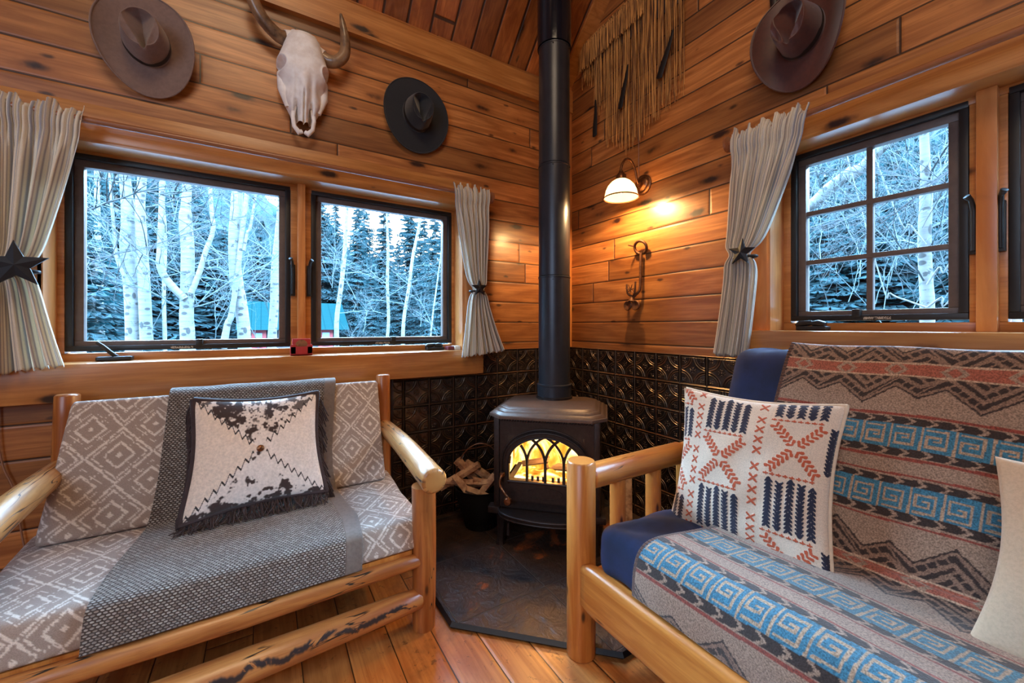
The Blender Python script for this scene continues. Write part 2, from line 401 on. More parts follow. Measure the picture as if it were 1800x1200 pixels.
M['twigdark'] = simple('dark_twigs', srgb(22, 32, 38), 0.8, 0, 0.2, 3)
M['needle'] = simple('spruce_needles', srgb(14, 52, 58), 0.9, 0, 0.0, 1.5, col2=srgb(7, 36, 42))
_t = M['needle'].node_tree; _p = next(n for n in _t.nodes if n.type == 'BSDF_PRINCIPLED'); _o = next(n for n in _t.nodes if n.type == 'OUTPUT_MATERIAL')
_tr = _t.nodes.new('ShaderNodeBsdfTranslucent'); _mx = _t.nodes.new('ShaderNodeMixShader'); _mx.inputs[0].default_value = 0.5
_t.links.new(_p.inputs['Base Color'].links[0].from_socket, _tr.inputs[0]); _t.links.new(_p.outputs[0], _mx.inputs[1]); _t.links.new(_tr.outputs[0], _mx.inputs[2]); _t.links.new(_mx.outputs[0], _o.inputs[0])
def hill_mat():
    b = NB('forest_hillside'); v = b.obj()[0]
    n = b.noise(v, 0.9, 8, 0.72, 0.8); n2 = b.noise(v, 0.16, 3)
    col = b.mix(b.mr(n, 0.35, 0.62), srgb(5, 26, 32), srgb(18, 52, 58))
    col = b.mix(b.mr(n2, 0.55, 0.75), col, srgb(34, 66, 72))
    b.bsdf(Base_Color=col, Roughness=1.0, Normal=b.bump(n, 1.0, 0.6)); return b.m
M['hill'] = hill_mat()
def knit_mat():
    b = NB('chunky_basket_weave'); uv, u, v = b.uv()
    P = 0.0118
    wn_ = b.noise(uv, 60, 2, 0.6); u = b.math('ADD', u, b.math('MULTIPLY', wn_, 0.006)); v = b.math('ADD', v, b.math('MULTIPLY', b.noise(uv, 43, 2, 0.6), 0.004))
    a = b.math('DIVIDE', u, P); c = b.math('DIVIDE', v, P * 0.62)
    row = b.math('FLOOR', c)
    a2 = b.math('ADD', a, b.math('MULTIPLY', b.math('MODULO', row, 2.0), 0.5))
    fu = b.math('SUBTRACT', b.math('FRACT', a2), 0.5); fv = b.math('SUBTRACT', b.math('FRACT', c), 0.5)
    d = b.math('SQRT', b.math('ADD', b.math('MULTIPLY', b.math('MULTIPLY', fu, fu), 1.1), b.math('MULTIPLY', b.math('MULTIPLY', fv, fv), 1.3)))
    m = b.mr(d, 0.50, 0.26)
    r = b.white(b.comb(b.math('FLOOR', a2), row, 0))
    li = b.mix(r, srgb(186, 178, 170), srgb(132, 120, 112))
    col = b.mix(m, srgb(68, 56, 50), li)
    b.bsdf(Base_Color=col, Roughness=0.95, Sheen_Weight=0.3, Normal=b.bump(m, 0.8, 0.004)); return b.m
M['knit'] = knit_mat()
M['knitedge'] = simple('taupe_blanket_hem', srgb(122, 108, 100), 0.95, 0, 0.2, 90, 0.3, sheen=0.3)

# ------------------------------------------------------------------ object helpers
def link(me, name, mat, parent=None, smooth=False, world=True):
    o = bpy.data.objects.new(name, me); COL.objects.link(o)
    if mat is not None:
        for m_ in (mat if isinstance(mat, list) else [mat]): me.materials.append(m_)
    if smooth:
        me.polygons.foreach_set('use_smooth', [True] * len(me.polygons))
    if parent:
        o.parent = parent
        if world:
            root = parent
            while root.parent: root = root.parent
            if parent == root: o.matrix_parent_inverse = Matrix.Translation(-Vector(root.location))
    return o
def tag(o, label=None, cat=None, group=None, kind=None):
    if label: o['label'] = label
    if cat: o['category'] = cat
    if group: o['group'] = group
    if kind: o['kind'] = kind
    return o
def thing(name, label, cat, loc=(0, 0, 0), rotz=0.0, group=None):
    o = bpy.data.objects.new(name, None); COL.objects.link(o)
    o.empty_display_size = 0.05
    o.location = loc; o.rotation_euler = (0, 0, rotz)
    return tag(o, label, cat, group)
def struct(o): o['kind'] = 'structure'; return o

class MB:
    """mesh builder; every face may carry uv"""
    def __init__(s): s.v = []; s.f = []; s.uv = []
    def add(s, vs, fs, uvs=None):
        b = len(s.v); s.v.extend([tuple(p) for p in vs])
        for i, f in enumerate(fs):
            s.f.append(tuple(b + k for k in f))
            s.uv.append(uvs[i] if uvs else [(s.v[b + k][0], s.v[b + k][1]) for k in f])
    def box(s, a, b_, taper=None):
        (x0, y0, z0), (x1, y1, z1) = a, b_
        s.add([(x0, y0, z0), (x1, y0, z0), (x1, y1, z0), (x0, y1, z0), (x0, y0, z1), (x1, y0, z1), (x1, y1, z1), (x0, y1, z1)],
              [(0, 3, 2, 1), (4, 5, 6, 7), (0, 1, 5, 4), (1, 2, 6, 5), (2, 3, 7, 6), (3, 0, 4, 7)])
    def tube(s, pts, rad, n=12, cap=True, jit=0.0, ref=None, sx=1.0):
        pts = [Vector(p) for p in pts]
        if not hasattr(rad, '__len__'): rad = [rad] * len(pts)
        L = 0; vs = []; lens = []
        t0 = (pts[1] - pts[0]).normalized()
        up = Vector(ref) if ref else (Vector((0, 0, 1)) if abs(t0.z) < 0.9 else Vector((1, 0, 0)))
        a = (up - t0 * up.dot(t0)).normalized()
        ph = [random.uniform(-1, 1) * jit for _ in range(n)]
        for i, p in enumerate(pts):
            if i == 0: t = t0
            elif i == len(pts) - 1: t = (pts[i] - pts[i - 1]).normalized()
            else: t = ((pts[i + 1] - pts[i]).normalized() + (pts[i] - pts[i - 1]).normalized()).normalized()
            a = (a - t * a.dot(t)).normalized(); c = t.cross(a)
            if i: L += (pts[i] - pts[i - 1]).length
            lens.append(L)
            for k in range(n):
                th = 2 * PI * k / n
                r = rad[i] * (1 + ph[k] * 0.6 + (random.uniform(-1, 1) * jit * 0.5 if jit else 0))
                vs.append(p + a * (math.cos(th) * r * sx) + c * (math.sin(th) * r))
        fs = []; uvs = []
        rm = max(rad)
        for i in range(len(pts) - 1):
            for k in range(n):
                k2 = (k + 1) % n
                fs.append((i * n + k, i * n + k2, (i + 1) * n + k2, (i + 1) * n + k))
                ua, ub = 2 * PI * rm * k / n, 2 * PI * rm * (k + 1) / n
                uvs.append([(ua, lens[i]), (ub, lens[i]), (ub, lens[i + 1]), (ua, lens[i + 1])])
        if cap:
            for base, rev in ((0, True), ((len(pts) - 1) * n, False)):
                f = tuple(base + k for k in range(n))
                q = [(0.2 + math.cos(2 * PI * k / n) * 0.001, 0.3 + math.sin(2 * PI * k / n) * 0.001) for k in range(n)]
                if rev: f = f[::-1]; q = q[::-1]
                fs.append(f); uvs.append(q)
        s.add(vs, fs, uvs)
    def lathe(s, prof, center=(0, 0, 0), n=32, axis='z', close=False):
        cx, cy, cz = center; vs = []
        for r, h in prof:
            for k in range(n):
                t = 2 * PI * k / n
                if axis == 'z': vs.append((cx + r * math.cos(t), cy + r * math.sin(t), cz + h))
                elif axis == 'x': vs.append((cx + h, cy + r * math.cos(t), cz + r * math.sin(t)))
                else: vs.append((cx + r * math.cos(t), cy + h, cz + r * math.sin(t)))
        fs = []
        m = len(prof)
        for i in range(m - 1 + (1 if close else 0)):
            j = (i + 1) % m
            for k in range(n):
                k2 = (k + 1) % n
                fs.append((i * n + k, i * n + k2, j * n + k2, j * n + k))
        if not close:
            if prof[0][0] > 1e-5: fs.append(tuple(range(n))[::-1])
            if prof[-1][0] > 1e-5: fs.append(tuple((m - 1) * n + k for k in range(n)))
        s.add(vs, fs)
    def build(s, name, mat, parent=None, smooth=False, world=True, bevel=0.0, seg=2):
        me = bpy.data.meshes.new(name)
        me.from_pydata(s.v, [], s.f)
        ul = me.uv_layers.new(name='UVMap')
        flat = [c for f in s.uv for q in f for c in q]
        ul.data.foreach_set('uv', flat)
        me.update()
        if bevel:
            bm = bmesh.new(); bm.from_mesh(me)
            es = [e for e in bm.edges if len(e.link_faces) == 2 and e.calc_face_angle(0) > 0.6]
            bmesh.ops.bevel(bm, geom=es, offset=bevel, segments=seg, affect='EDGES', profile=0.6, clamp_overlap=True)
            bm.to_mesh(me); bm.free()
        if smooth: me.shade_smooth() if hasattr(me, 'shade_smooth') else None
        o = link(me, name, mat, parent, smooth, world)
        if smooth and smooth != 'all':
            try: me.set_sharp_from_angle(angle=math.radians(42))
            except Exception: pass
        return o

def boxo(name, a, b, mat, parent=None, bevel=0.003, world=True):
    m = MB(); m.box(a, b); return m.build(name, mat, parent, bool(bevel), world, bevel)

def recalc(me):
    bm = bmesh.new(); bm.from_mesh(me)
    bmesh.ops.recalc_face_normals(bm, faces=bm.faces[:]); bm.to_mesh(me); bm.free()

def grid(name, P, mat, parent=None, col=None, uvs=None, closed_u=False, thick=0.0, smooth=True, world=True, fix=False):
    """P: ny x nx x 3. col: ny x nx x 3 linear colours (point attribute)"""
    ny, nx = P.shape[:2]
    V = P.reshape(-1, 3)
    i = np.arange(ny - 1)[:, None]; j = np.arange(nx if closed_u else nx - 1)[None, :]
    j2 = (j + 1) % nx
    F = np.stack([i * nx + j, i * nx + j2, (i + 1) * nx + j2, (i + 1) * nx + j], -1).reshape(-1, 4)
    C = col.reshape(-1, 3) if col is not None else None
    if thick:
        # second layer, offset along normals
        du = np.gradient(P, axis=1); dv = np.gradient(P, axis=0)
        N = np.cross(du, dv); N /= (np.linalg.norm(N, axis=2, keepdims=True) + 1e-9)
        V2 = (P - N * thick).reshape(-1, 3); n0 = len(V)
        F2 = F[:, ::-1] + n0
        rim = []
        top = [(0, k) for k in range(nx)]; bot = [(ny - 1, k) for k in range(nx)]
        lf = [(k, 0) for k in range(ny)]; rt_ = [(k, nx - 1) for k in range(ny)]
        for line, flip in ((top, 0), (bot, 1), (lf, 1), (rt_, 0)):
            for q in range(len(line) - 1):
                a = line[q][0] * nx + line[q][1]; b_ = line[q + 1][0] * nx + line[q + 1][1]
                rim.append((a, a + n0, b_ + n0, b_) if not flip else (a, b_, b_ + n0, a + n0))
        V = np.vstack([V, V2]); F = np.vstack([F, F2, np.array(rim)])
        if C is not None: C = np.vstack([C, C])
    me = bpy.data.meshes.new(name)
    me.vertices.add(len(V)); me.vertices.foreach_set('co', V.astype(np.float32).ravel())
    me.loops.add(F.size); me.loops.foreach_set('vertex_index', F.astype(np.int32).ravel())
    me.polygons.add(len(F))
    me.polygons.foreach_set('loop_start', (np.arange(len(F)) * 4).astype(np.int32))
    me.update(calc_edges=True)
    if C is not None:
        at = me.attributes.new('col', 'FLOAT_COLOR', 'POINT')
        at.data.foreach_set('color', np.hstack([C, np.ones((len(C), 1))]).astype(np.float32).ravel())
    if uvs is not None:
        U = uvs.reshape(-1, 2)
        if thick: U = np.vstack([U, U])
        ul = me.uv_layers.new(name='UVMap')
        ul.data.foreach_set('uv', U[F.ravel()].astype(np.float32).ravel())
    me.validate()
    if fix: recalc(me)
    return link(me, name, mat, parent, smooth, world)

def lerp(a, b, t): return a + (b - a) * t
def sm(x, a, b):
    t = np.clip((x - a) / (b - a), 0, 1); return t * t * (3 - 2 * t)
def lin(r, g, b): return np.array(srgb(r, g, b)[:3])

# raster painting (numpy) used as cloth patterns
class Ras:
    def __init__(s, w, h, res, bg):
        s.w, s.h, s.res = w, h, res
        s.nx, s.ny = int(w / res), int(h / res)
        s.a = np.tile(np.array(bg, float), (s.ny, s.nx, 1))
        s.X, s.Y = np.meshgrid((np.arange(s.nx) + .5) * res, (np.arange(s.ny) + .5) * res)
    def seg(s, x0, y0, x1, y1, r0, c, r1=None):
        r1 = r0 if r1 is None else r1; R = max(r0, r1)
        i0, i1 = max(0, int((min(x0, x1) - R) / s.res)), min(s.nx, int((max(x0, x1) + R) / s.res) + 2)
        j0, j1 = max(0, int((min(y0, y1) - R) / s.res)), min(s.ny, int((max(y0, y1) + R) / s.res) + 2)
        if i0 >= i1 or j0 >= j1: return
        X, Y = s.X[j0:j1, i0:i1], s.Y[j0:j1, i0:i1]
        dx, dy = x1 - x0, y1 - y0; L = dx * dx + dy * dy + 1e-12
        t = np.clip(((X - x0) * dx + (Y - y0) * dy) / L, 0, 1)
        d = np.hypot(X - x0 - t * dx, Y - y0 - t * dy)
        m = d < (r0 + (r1 - r0) * t)
        s.a[j0:j1, i0:i1][m] = c
    def rect(s, x0, y0, x1, y1, c):
        m = (s.X >= x0) & (s.X < x1) & (s.Y >= y0) & (s.Y < y1); s.a[m] = c
    def sample(s, U, V):
        i = np.clip((U / s.res).astype(int), 0, s.nx - 1); j = np.clip((V / s.res).astype(int), 0, s.ny - 1)
        return s.a[j, i]

# ------------------------------------------------------------------ room shell
WX0, WY0 = -4.4, -4.8         # far corner of the room
TW = 0.16
# left wall (plane y = 0) with window opening
ox0, ox1, oz0, oz1 = -2.60, -0.862, 0.985, 1.883
m = MB()
m.box((WX0, 0, 0), (ox0, TW, 3.1)); m.box((ox1, 0, 0), (TW, TW, 3.1))
m.box((ox0, 0, 0), (ox1, TW, oz0)); m.box((ox0, 0, oz1), (ox1, TW, 3.1))
struct(m.build('wall_left', M['wallL']))
# right wall (plane x = 0), gable
py0, py1, pz0, pz1 = -3.25, -1.362, 1.115, 1.905
m = MB()
m.box((0, py1, 0), (TW, 0, 5.4)); m.box((0, WY0, 0), (TW, py0, 5.4))
m.box((0, py0, 0), (TW, py1, pz0)); m.box((0, py0, pz1), (TW, py1, 5.4))
struct(m.build('wall_right', M['wallR']))
m = MB(); m.box((WX0 - TW, WY0, 0), (WX0, TW, 5.4)); struct(m.build('wall_far', M['wallR']))
m = MB(); m.box((WX0, WY0 - TW, 0), (TW, WY0, 5.4)); struct(m.build('wall_back', M['wallL']))
m = MB(); m.box((WX0, WY0, -0.05), (0, 0, 0)); struct(m.build('floor', M['floor']))
# sloping ceiling: rises at 45 degrees from the left wall to the ridge, then falls
CZ = 2.865; RY = -2.35; CT = 0.06
m = MB()
def slab(y0, z0, y1, z1):
    m.add([(WX0, y0, z0), (TW, y0, z0), (TW, y1, z1), (WX0, y1, z1), (WX0, y0, z0 + CT), (TW, y0, z0 + CT), (TW, y1, z1 + CT), (WX0, y1, z1 + CT)],
          [(0, 3, 2, 1), (4, 5, 6, 7), (0, 1, 5, 4), (1, 2, 6, 5), (2, 3, 7, 6), (3, 0, 4, 7)])
slab(0.10, CZ - 0.10, RY, CZ - RY); slab(RY, CZ - RY, WY0 - 0.1, CZ - RY + (WY0 - 0.1 - RY))
struct(m.build('ceiling', M['ceil']))
# crown board on the left wall with bevelled top, strip on the gable
m = MB()
m.add([(WX0, 0, 2.672), (0, 0, 2.672), (0, -0.035, 2.672), (WX0, -0.035, 2.672), (WX0, -0.035, 2.825), (0, -0.035, 2.825), (WX0, -0.012, 2.852), (0, -0.012, 2.852), (WX0, 0, 2.86), (0, 0, 2.86)],
      [(0, 1, 2, 3), (3, 2, 5, 4), (4, 5, 7, 6), (6, 7, 9, 8)])
struct(m.build('trim_1', M['trimX']))
m = MB()
w_ = 0.10
m.add([(0, 0, CZ - 0.03), (-w_, 0, CZ - 0.03), (-w_, RY, CZ - RY - 0.03), (0, RY, CZ - RY - 0.03),
       (0, 0, CZ + .01), (-w_, 0, CZ + .01), (-w_, RY, CZ - RY + .01), (0, RY, CZ - RY + .01)],
      [(0, 1, 2, 3), (1, 5, 6, 2), (4, 0, 3, 7), (0, 4, 5, 1), (3, 2, 6, 7)])
struct(m.build('trim_2', M['trimY']))
# corner post sliver between the walls
struct(boxo('trim_3', (-0.028, -0.028, 0.99), (0, 0, 2.86), M['trimZ'], bevel=0.004))
# embossed tin wainscot
m = MB()
m.box((-1.285, -0.012, 0.02), (-0.0, 0, 0.838)); m.box((-0.74, -0.012, 0.838), (0, 0, 0.99))
struct(m.build('trim_4', M['tileL']))
m = MB(); m.box((-0.012, -1.45, 0.02), (0, 0, 0.99)); struct(m.build('trim_5', M['tileR']))
struct(boxo('trim_6', (-1.292, -0.02, 0.02), (-1.278, 0, 0.845), M['iron'], bevel=0.002))

# sills, headers, jamb liners
struct(boxo('trim_7', (-4.3, -0.062, 0.850), (-0.737, 0.10, 0.995), M['trimX'], bevel=0.006))          # left sill beam
struct(boxo('trim_8', (-0.062, -3.4, 0.978), (0.10, -1.30, 1.121), M['trimY'], bevel=0.006))           # right sill beam
m = MB()
m.box((-2.72, -0.022, 1.880), (-0.80, 0, 2.02)); m.box((-2.60, -0.022, 1.868), (-0.862, 0.16, 1.884))
struct(m.build('trim_9', M['trimX'], None, True, True, 0.003))
m = MB(); m.box((-0.022, -3.3, 1.905), (0, -1.30, 2.045)); m.box((-0.022, -3.25, 1.895), (0.16, -1.362, 1.907))
struct(m.build('trim_10', M['trimY'], None, True, True, 0.003))
m = MB(); m.box((-2.74, -0.024, 0.995), (-2.60, 0, 1.880)); m.box((-2.616, -0.024, 0.995), (-2.598, 0.16, 1.880))
struct(m.build('trim_11', M['trimZ'], None, True, True, 0.003))
m = MB(); m.box((-0.864, -0.024, 0.995), (-0.848, 0.16, 1.880)); m.box((-0.850, -0.024, 0.995), (-0.76, 0, 1.880))
struct(m.build('trim_12', M['trimZ'], None, True, True, 0.003))
m = MB(); m.box((-0.024, -1.366, 1.121), (0.16, -1.350, 1.895)); m.box((-0.024, -1.352, 1.121), (0, -1.27, 1.895))
struct(m.build('trim_13', M['trimZ'], None, True, True, 0.003))

def window(name, horiz, a0, a1, z0, z1, y_in, muntins=None, woodA=None, woodB=None, crank=None, lock=None, wood=True):
    """a0..a1 outer edges of the black frame along the wall, horiz 'x' (left wall) or 'y' (right wall), y_in = room face of the frame"""
    def P(a, d, z): return (a, y_in + d, z) if horiz == 'x' else (y_in + d, a, z)
    w = thing(name, None, None, P((a0 + a1) / 2, 0, z0)); w['kind'] = 'structure'
    def ring(pn, A0, A1, Z0, Z1, t, d0, d1, mt, bev=0.003):
        mb = MB()
        mb.box(*srt(P(A0, d0, Z0), P(A1, d1, Z0 + t))); mb.box(*srt(P(A0, d0, Z1 - t), P(A1, d1, Z1)))
        mb.box(*srt(P(A0, d0, Z0 + t), P(A0 + t, d1, Z1 - t))); mb.box(*srt(P(A1 - t, d0, Z0 + t), P(A1, d1, Z1 - t)))
        return mb.build(pn, mt, w, True, True, bev)
    ring('wood_surround', a0 - 0.035, a1 + 0.035, z0 - 0.043, z1 + 0.018, 0.034, -0.004, 0.055, M['trimX'] if horiz == 'x' else M['trimY'])
    ring('outer_frame', a0, a1, z0, z1, 0.022, -0.006, 0.04, M['black'])
    ring('sash_frame', a0 + 0.02, a1 - 0.02, z0 + 0.012, z1 - 0.02, 0.030, 0.014, 0.05, M['sash'])
    mb = MB(); mb.box(*srt(P(a0 + 0.04, 0.034, z0 + 0.03), P(a1 - 0.04, 0.038, z1 - 0.04))); mb.build('pane', M['glass'], w)
    if muntins:
        nx_, nz_ = muntins
        mb = MB()
        for k in range(1, nx_):
            a = lerp(a0 + 0.05, a1 - 0.05, k / nx_); mb.box(*srt(P(a - 0.010, 0.022, z0 + 0.04), P(a + 0.010, 0.046, z1 - 0.05)))
        for k in range(1, nz_):
            z = lerp(z0 + 0.042, z1 - 0.05, k / nz_); mb.box(*srt(P(a0 + 0.04, 0.020, z - 0.010), P(a1 - 0.04, 0.048, z + 0.010)))
        mb.build('muntin_bars', M['sash'], w, True, True, 0.002)
    # little black latch block and label strip at the foot
    ac = (a0 + a1) / 2
    mb = MB(); mb.box(*srt(P(ac + 0.02, -0.012, z0 + 0.012), P(ac + 0.045, 0.02, z0 + 0.045))); mb.build('sash_latch', M['black'], w, True, True, 0.002)
    mb = MB(); mb.box(*srt(P(ac - 0.07, -0.0085, z0 + 0.004), P(ac + 0.01, -0.006, z0 + 0.014))); mb.build('warning_sticker', M['stick'], w)
    if lock:
        for la, flip in lock:
            mb = MB()
            zc = (z0 + z1) / 2 - 0.05
            mb.tube([P(la, -0.02, zc - 0.09), P(la, -0.022, zc + 0.04), P(la + flip * 0.004, -0.034, zc + 0.075), P(la + flip * 0.012, -0.045, zc + 0.088)], [0.008, 0.008, 0.007, 0.010], 8)
            mb.box(*srt(P(la - 0.011, -0.022, zc - 0.10), P(la + 0.011, -0.004, zc + 0.06)))
            tag(mb.build('lock_handle', M['black'], w, True, True, 0.002), 'black casement lock handle')
    return w
def srt(a, b): return tuple(min(p, q) for p, q in zip(a, b)), tuple(max(p, q) for p, q in zip(a, b))
def sticker():
    b = NB('printed_sticker'); v, x, y, z = b.obj()
    n = b.white(b.comb(b.math('FLOOR', b.math('MULTIPLY', x, 400)), b.math('FLOOR', b.math('MULTIPLY', y, 400)), b.math('FLOOR', b.math('MULTIPLY', z, 300))))
    b.bsdf(Base_Color=b.mix(b.mr(n, 0.55, 0.6), srgb(168, 158, 150), srgb(50, 44, 42)), Roughness=0.5); return b.m
M['stick'] = sticker()

w1 = window('window_1', 'x', -2.576, -1.773, 1.035, 1.855, 0.10, lock=[(-1.762, -1)])
w2 = window('window_2', 'x', -1.676, -0.883, 1.035, 1.855, 0.10, lock=[(-1.688, 1)])
w3 = window('window_3', 'y', -1.919, -1.395, 1.162, 1.887, 0.10, muntins=(2, 3), lock=[(-1.933, 1)])
w4 = window('window_4', 'y', -2.56, -2.003, 1.162, 1.887, 0.10, muntins=(2, 3), lock=[(-1.988, -1)])
w5 = window('window_5', 'y', -3.2, -2.64, 1.162, 1.887, 0.10, muntins=(2, 3))
struct(boxo('trim_14', (-1.742, 0.055, 0.995), (-1.707, 0.15, 1.868), M['trimZ'], bevel=0.004))
struct(boxo('trim_15', (0.06, -1.985, 1.121), (0.15, -1.940, 1.895), M['trimZ'], bevel=0.004))
struct(boxo('trim_16', (0.06, -2.625, 1.121), (0.15, -2.575, 1.895), M['trimZ'], bevel=0.004))
# casement cranks standing on the sills
def crank(w, base, ax, open_):
    mb = MB()
    def q(a, d, z): return (base[0] + a, base[1] + d, base[2] + z) if ax == 'x' else (base[0] + d, base[1] - a, base[2] + z)
    mb.box(*srt(q(-0.055, -0.022, 0), q(0.055, 0.022, 0.018)))
    o = mb.build('crank_housing', M['black'], w, True, True, 0.006, 3)
    mb = MB()
    if open_: mb.tube([q(0.005, 0, 0.015), q(-0.012, -0.01, 0.035), q(-0.035, -0.012, 0.062), q(-0.052, -0.012, 0.078)], [0.009, 0.008, 0.0075, 0.006], 10)
    else:
        mb.tube([q(-0.058, -0.004, 0.020), q(-0.045, -0.004, 0.027), q(0.0, -0.004, 0.032)], [0.009, 0.014, 0.010], 10)
        mb.tube([q(0.0, -0.004, 0.028), q(0.02, -0.004, 0.030), q(0.045, -0.004, 0.022)], [0.010, 0.014, 0.013], 10)
    mb.build('crank_handle', M['black'], w, True)
crank(w1, (-2.415, 0.045, 0.996), 'x', True)
crank(w2, (-1.01, 0.055, 0.996), 'x', False)
crank(w3, (0.045, -1.497, 1.122), 'y', False)

# ------------------------------------------------------------------ curtains, rods, stars
def curtain(label, horiz, top, tie, bot, ztop, ztie, zbot, nf, seed, flip=1, hemtilt=0.0):
    """top/tie/bot = (a_left, a_right) along the wall at the three heights, cloth hangs 0.1 m off the wall"""
    r = np.random.default_rng(seed)
    nx, ny = 260, 120
    s = np.linspace(0, 1, nx)[None, :]; t = np.linspace(0, 1, ny)[:, None]
    z = ztop + 0.035 - (ztop + 0.035 - zbot) * t
    tt = (ztop - ztie) / (ztop + 0.035 - zbot) + 0.035 / (ztop + 0.035 - zbot)
    up = np.clip(t / tt, 0, 1); dn = np.clip((t - tt) / (1 - tt), 0, 1)
    ease = up ** 1.25
    al = np.where(t < tt, lerp(top[0], tie[0], ease), lerp(tie[0], bot[0], dn ** 1.2))
    ar = np.where(t < tt, lerp(top[1], tie[1], ease), lerp(tie[1], bot[1], dn ** 1.2))
    A = al + (ar - al) * s
    fold = np.sin(2 * PI * nf * s + 1.3 * np.sin(5 * s + seed) + seed) + 0.35 * np.sin(2 * PI * nf * 2.3 * s + seed * 2)
    hd = sm(t, 0.0, 0.035) * (1 - sm(t, 0.06, 0.11))            # gathered casing round the rod
    amp = 0.022 * (1 - hd) * (0.35 + 0.65 * sm(t, 0.08, 0.25)) * (1 - 0.45 * np.exp(-((t - tt) / 0.05) ** 2)) + 0.006 * hd
    fine = np.sin(2 * PI * 34 * s + 3 * np.sin(9 * s)) * 0.006 * (1 - sm(t, 0.12, 0.2))
    D = -0.105 - amp * fold - fine - 0.012 * hd
    D = D - 0.02 * np.exp(-((t - tt) / 0.06) ** 2)
    D = D - 0.015 * dn * np.sin(2 * PI * 2.2 * s + seed)
    zz = z + 0.014 * np.sin(2 * PI * 5 * s + seed) * (1 - sm(t, 0, 0.05)) + 0.010 * np.sin(2 * PI * 11 * s) * (1 - sm(t, 0, 0.04)) + hemtilt * (s - 0.5) * dn
    zz = zz + 0.012 * np.abs(fold) * dn ** 3
    pinch = 1 - 0.35 * np.exp(-((t - tt) / 0.025) ** 2)
    A = (A - (al + ar) / 2) * pinch + (al + ar) / 2
    P = np.stack([A, D, zz + 0 * A], -1) if horiz == 'x' else np.stack([D, A, zz + 0 * A], -1)
    # ticking stripes run with the cloth
    u = s * 1.0 + 0 * t
    wid = 0.95
    ph = (u * wid / 0.0125) % 1.0
    base = lin(252, 242, 224); st = lin(182, 168, 166)
    c = np.where((ph < 0.25)[..., None], st, base)
    c = np.where((((u * wid / 0.05) % 1.0) < 0.13)[..., None], lin(190, 190, 200), c)
    loc = (float(np.mean(P[..., 0])), float(np.mean(P[..., 1])), zbot)
    o = grid('curtain', P, M['curtain'], None, col=c, thick=0.0015 * flip)
    return tag(o, label, 'curtain', 'striped tie-back curtains')
curtain('striped curtain at the far left edge, tied back with a star, left window', 'x', (-2.98, -2.462), (-2.80, -2.588), (-2.90, -2.512), 1.925, 1.345, 0.962, 9, 1, 1, 0.05)
curtain('narrow striped curtain right of the left window, nearest the stovepipe', 'x', (-0.955, -0.722), (-0.853, -0.758), (-0.905, -0.625), 1.925, 1.356, 0.965, 7, 2, 1, 0.03)
curtain('striped curtain left of the gridded window on the right wall', 'y', (-1.545, -1.245), (-1.352, -1.225), (-1.305, -1.165), 1.962, 1.452, 1.0, 8, 3, -1, 0.0)

def rod(label, horiz, a0, a1, z, ends):
    base = (a0, -0.1, z) if horiz == 'x' else (-0.1, a0, z)
    t = thing('curtain_rod', label, 'curtain rod', base)
    q = (lambda a, d=-0.1, dz=0: (a, d, z + dz)) if horiz == 'x' else (lambda a, d=-0.1, dz=0: (d, a, z + dz))
    mb = MB(); mb.tube([q(a0), q(a1)], 0.0125, 20); mb.build('pole', M['rodwood'], t, True)
    for e_ in ends:
        sg = 1 if e_ == max(a0, a1) else -1
        mb = MB(); mb.tube([q(e_), q(e_ + sg * 0.004), q(e_ + sg * 0.014), q(e_ + sg * 0.018)], [0.022, 0.034, 0.034, 0.026], 22)
        mb.build('end_cap', M['rodwood'], t, True)
        mb = MB(); mb.tube([q(e_ - sg * 0.03, -0.1), q(e_ - sg * 0.03, -0.022)], 0.009, 10); mb.build('bracket', M['rodwood'], t, True)
rod('long brown curtain rod above the two panes of the left window', 'x', -4.2, -0.712, 1.925, (-0.712,))
rod('brown curtain rod above the gridded window on the right wall', 'y', -3.3, -1.232, 1.962, (-1.232,))

def star(label, horiz, a, d, z, R, rot=0.0):
    base = (a, d, z) if horiz == 'x' else (d, a, z)
    th = 0.006; m = MB(); vs = []
    def q(da, dd, dz): return (a + da, d + dd, z + dz) if horiz == 'x' else (d + dd, a - da, z + dz)
    for k in range(10):
        r = R if k % 2 == 0 else R * 0.42; an = PI / 2 + rot + k * PI / 5
        vs.append((math.cos(an) * r, math.sin(an) * r))
    pts = [q(x_, 0, y_) for x_, y_ in vs] + [q(0, -0.008, 0)] + [q(x_, th, y_) for x_, y_ in vs] + [q(0, th, 0)]
    fs = [(10, k, (k + 1) % 10) for k in range(10)] + [(21, 11 + (k + 1) % 10, 11 + k) for k in range(10)] + [(k, 11 + k, 11 + (k + 1) % 10, (k + 1) % 10) for k in range(10)]
    t = thing('star_tieback', label, 'curtain tieback', base, 0, 'black star tiebacks')
    m.add(pts, fs); o = m.build('star_plate', M['star'], t); recalc(o.data)
    m = MB()
    m.tube([q(math.cos(u_) * 0.045, 0.035 + math.sin(u_) * 0.028, -0.018) for u_ in np.linspace(PI * 0.0, PI * 2, 18)], 0.006, 8)
    m.build('strap', M['star'], t, True)
star('black tin star tieback on the curtain at the far left edge', 'x', -2.612, -0.185, 1.350, 0.085, 0.05)
star('small black tin star tieback on the narrow curtain beside the stovepipe', 'x', -0.822, -0.175, 1.362, 0.052, 0.03)
star('black tin star tieback on the curtain of the gridded right window', 'y', -1.322, -0.175, 1.452, 0.058, -0.1)

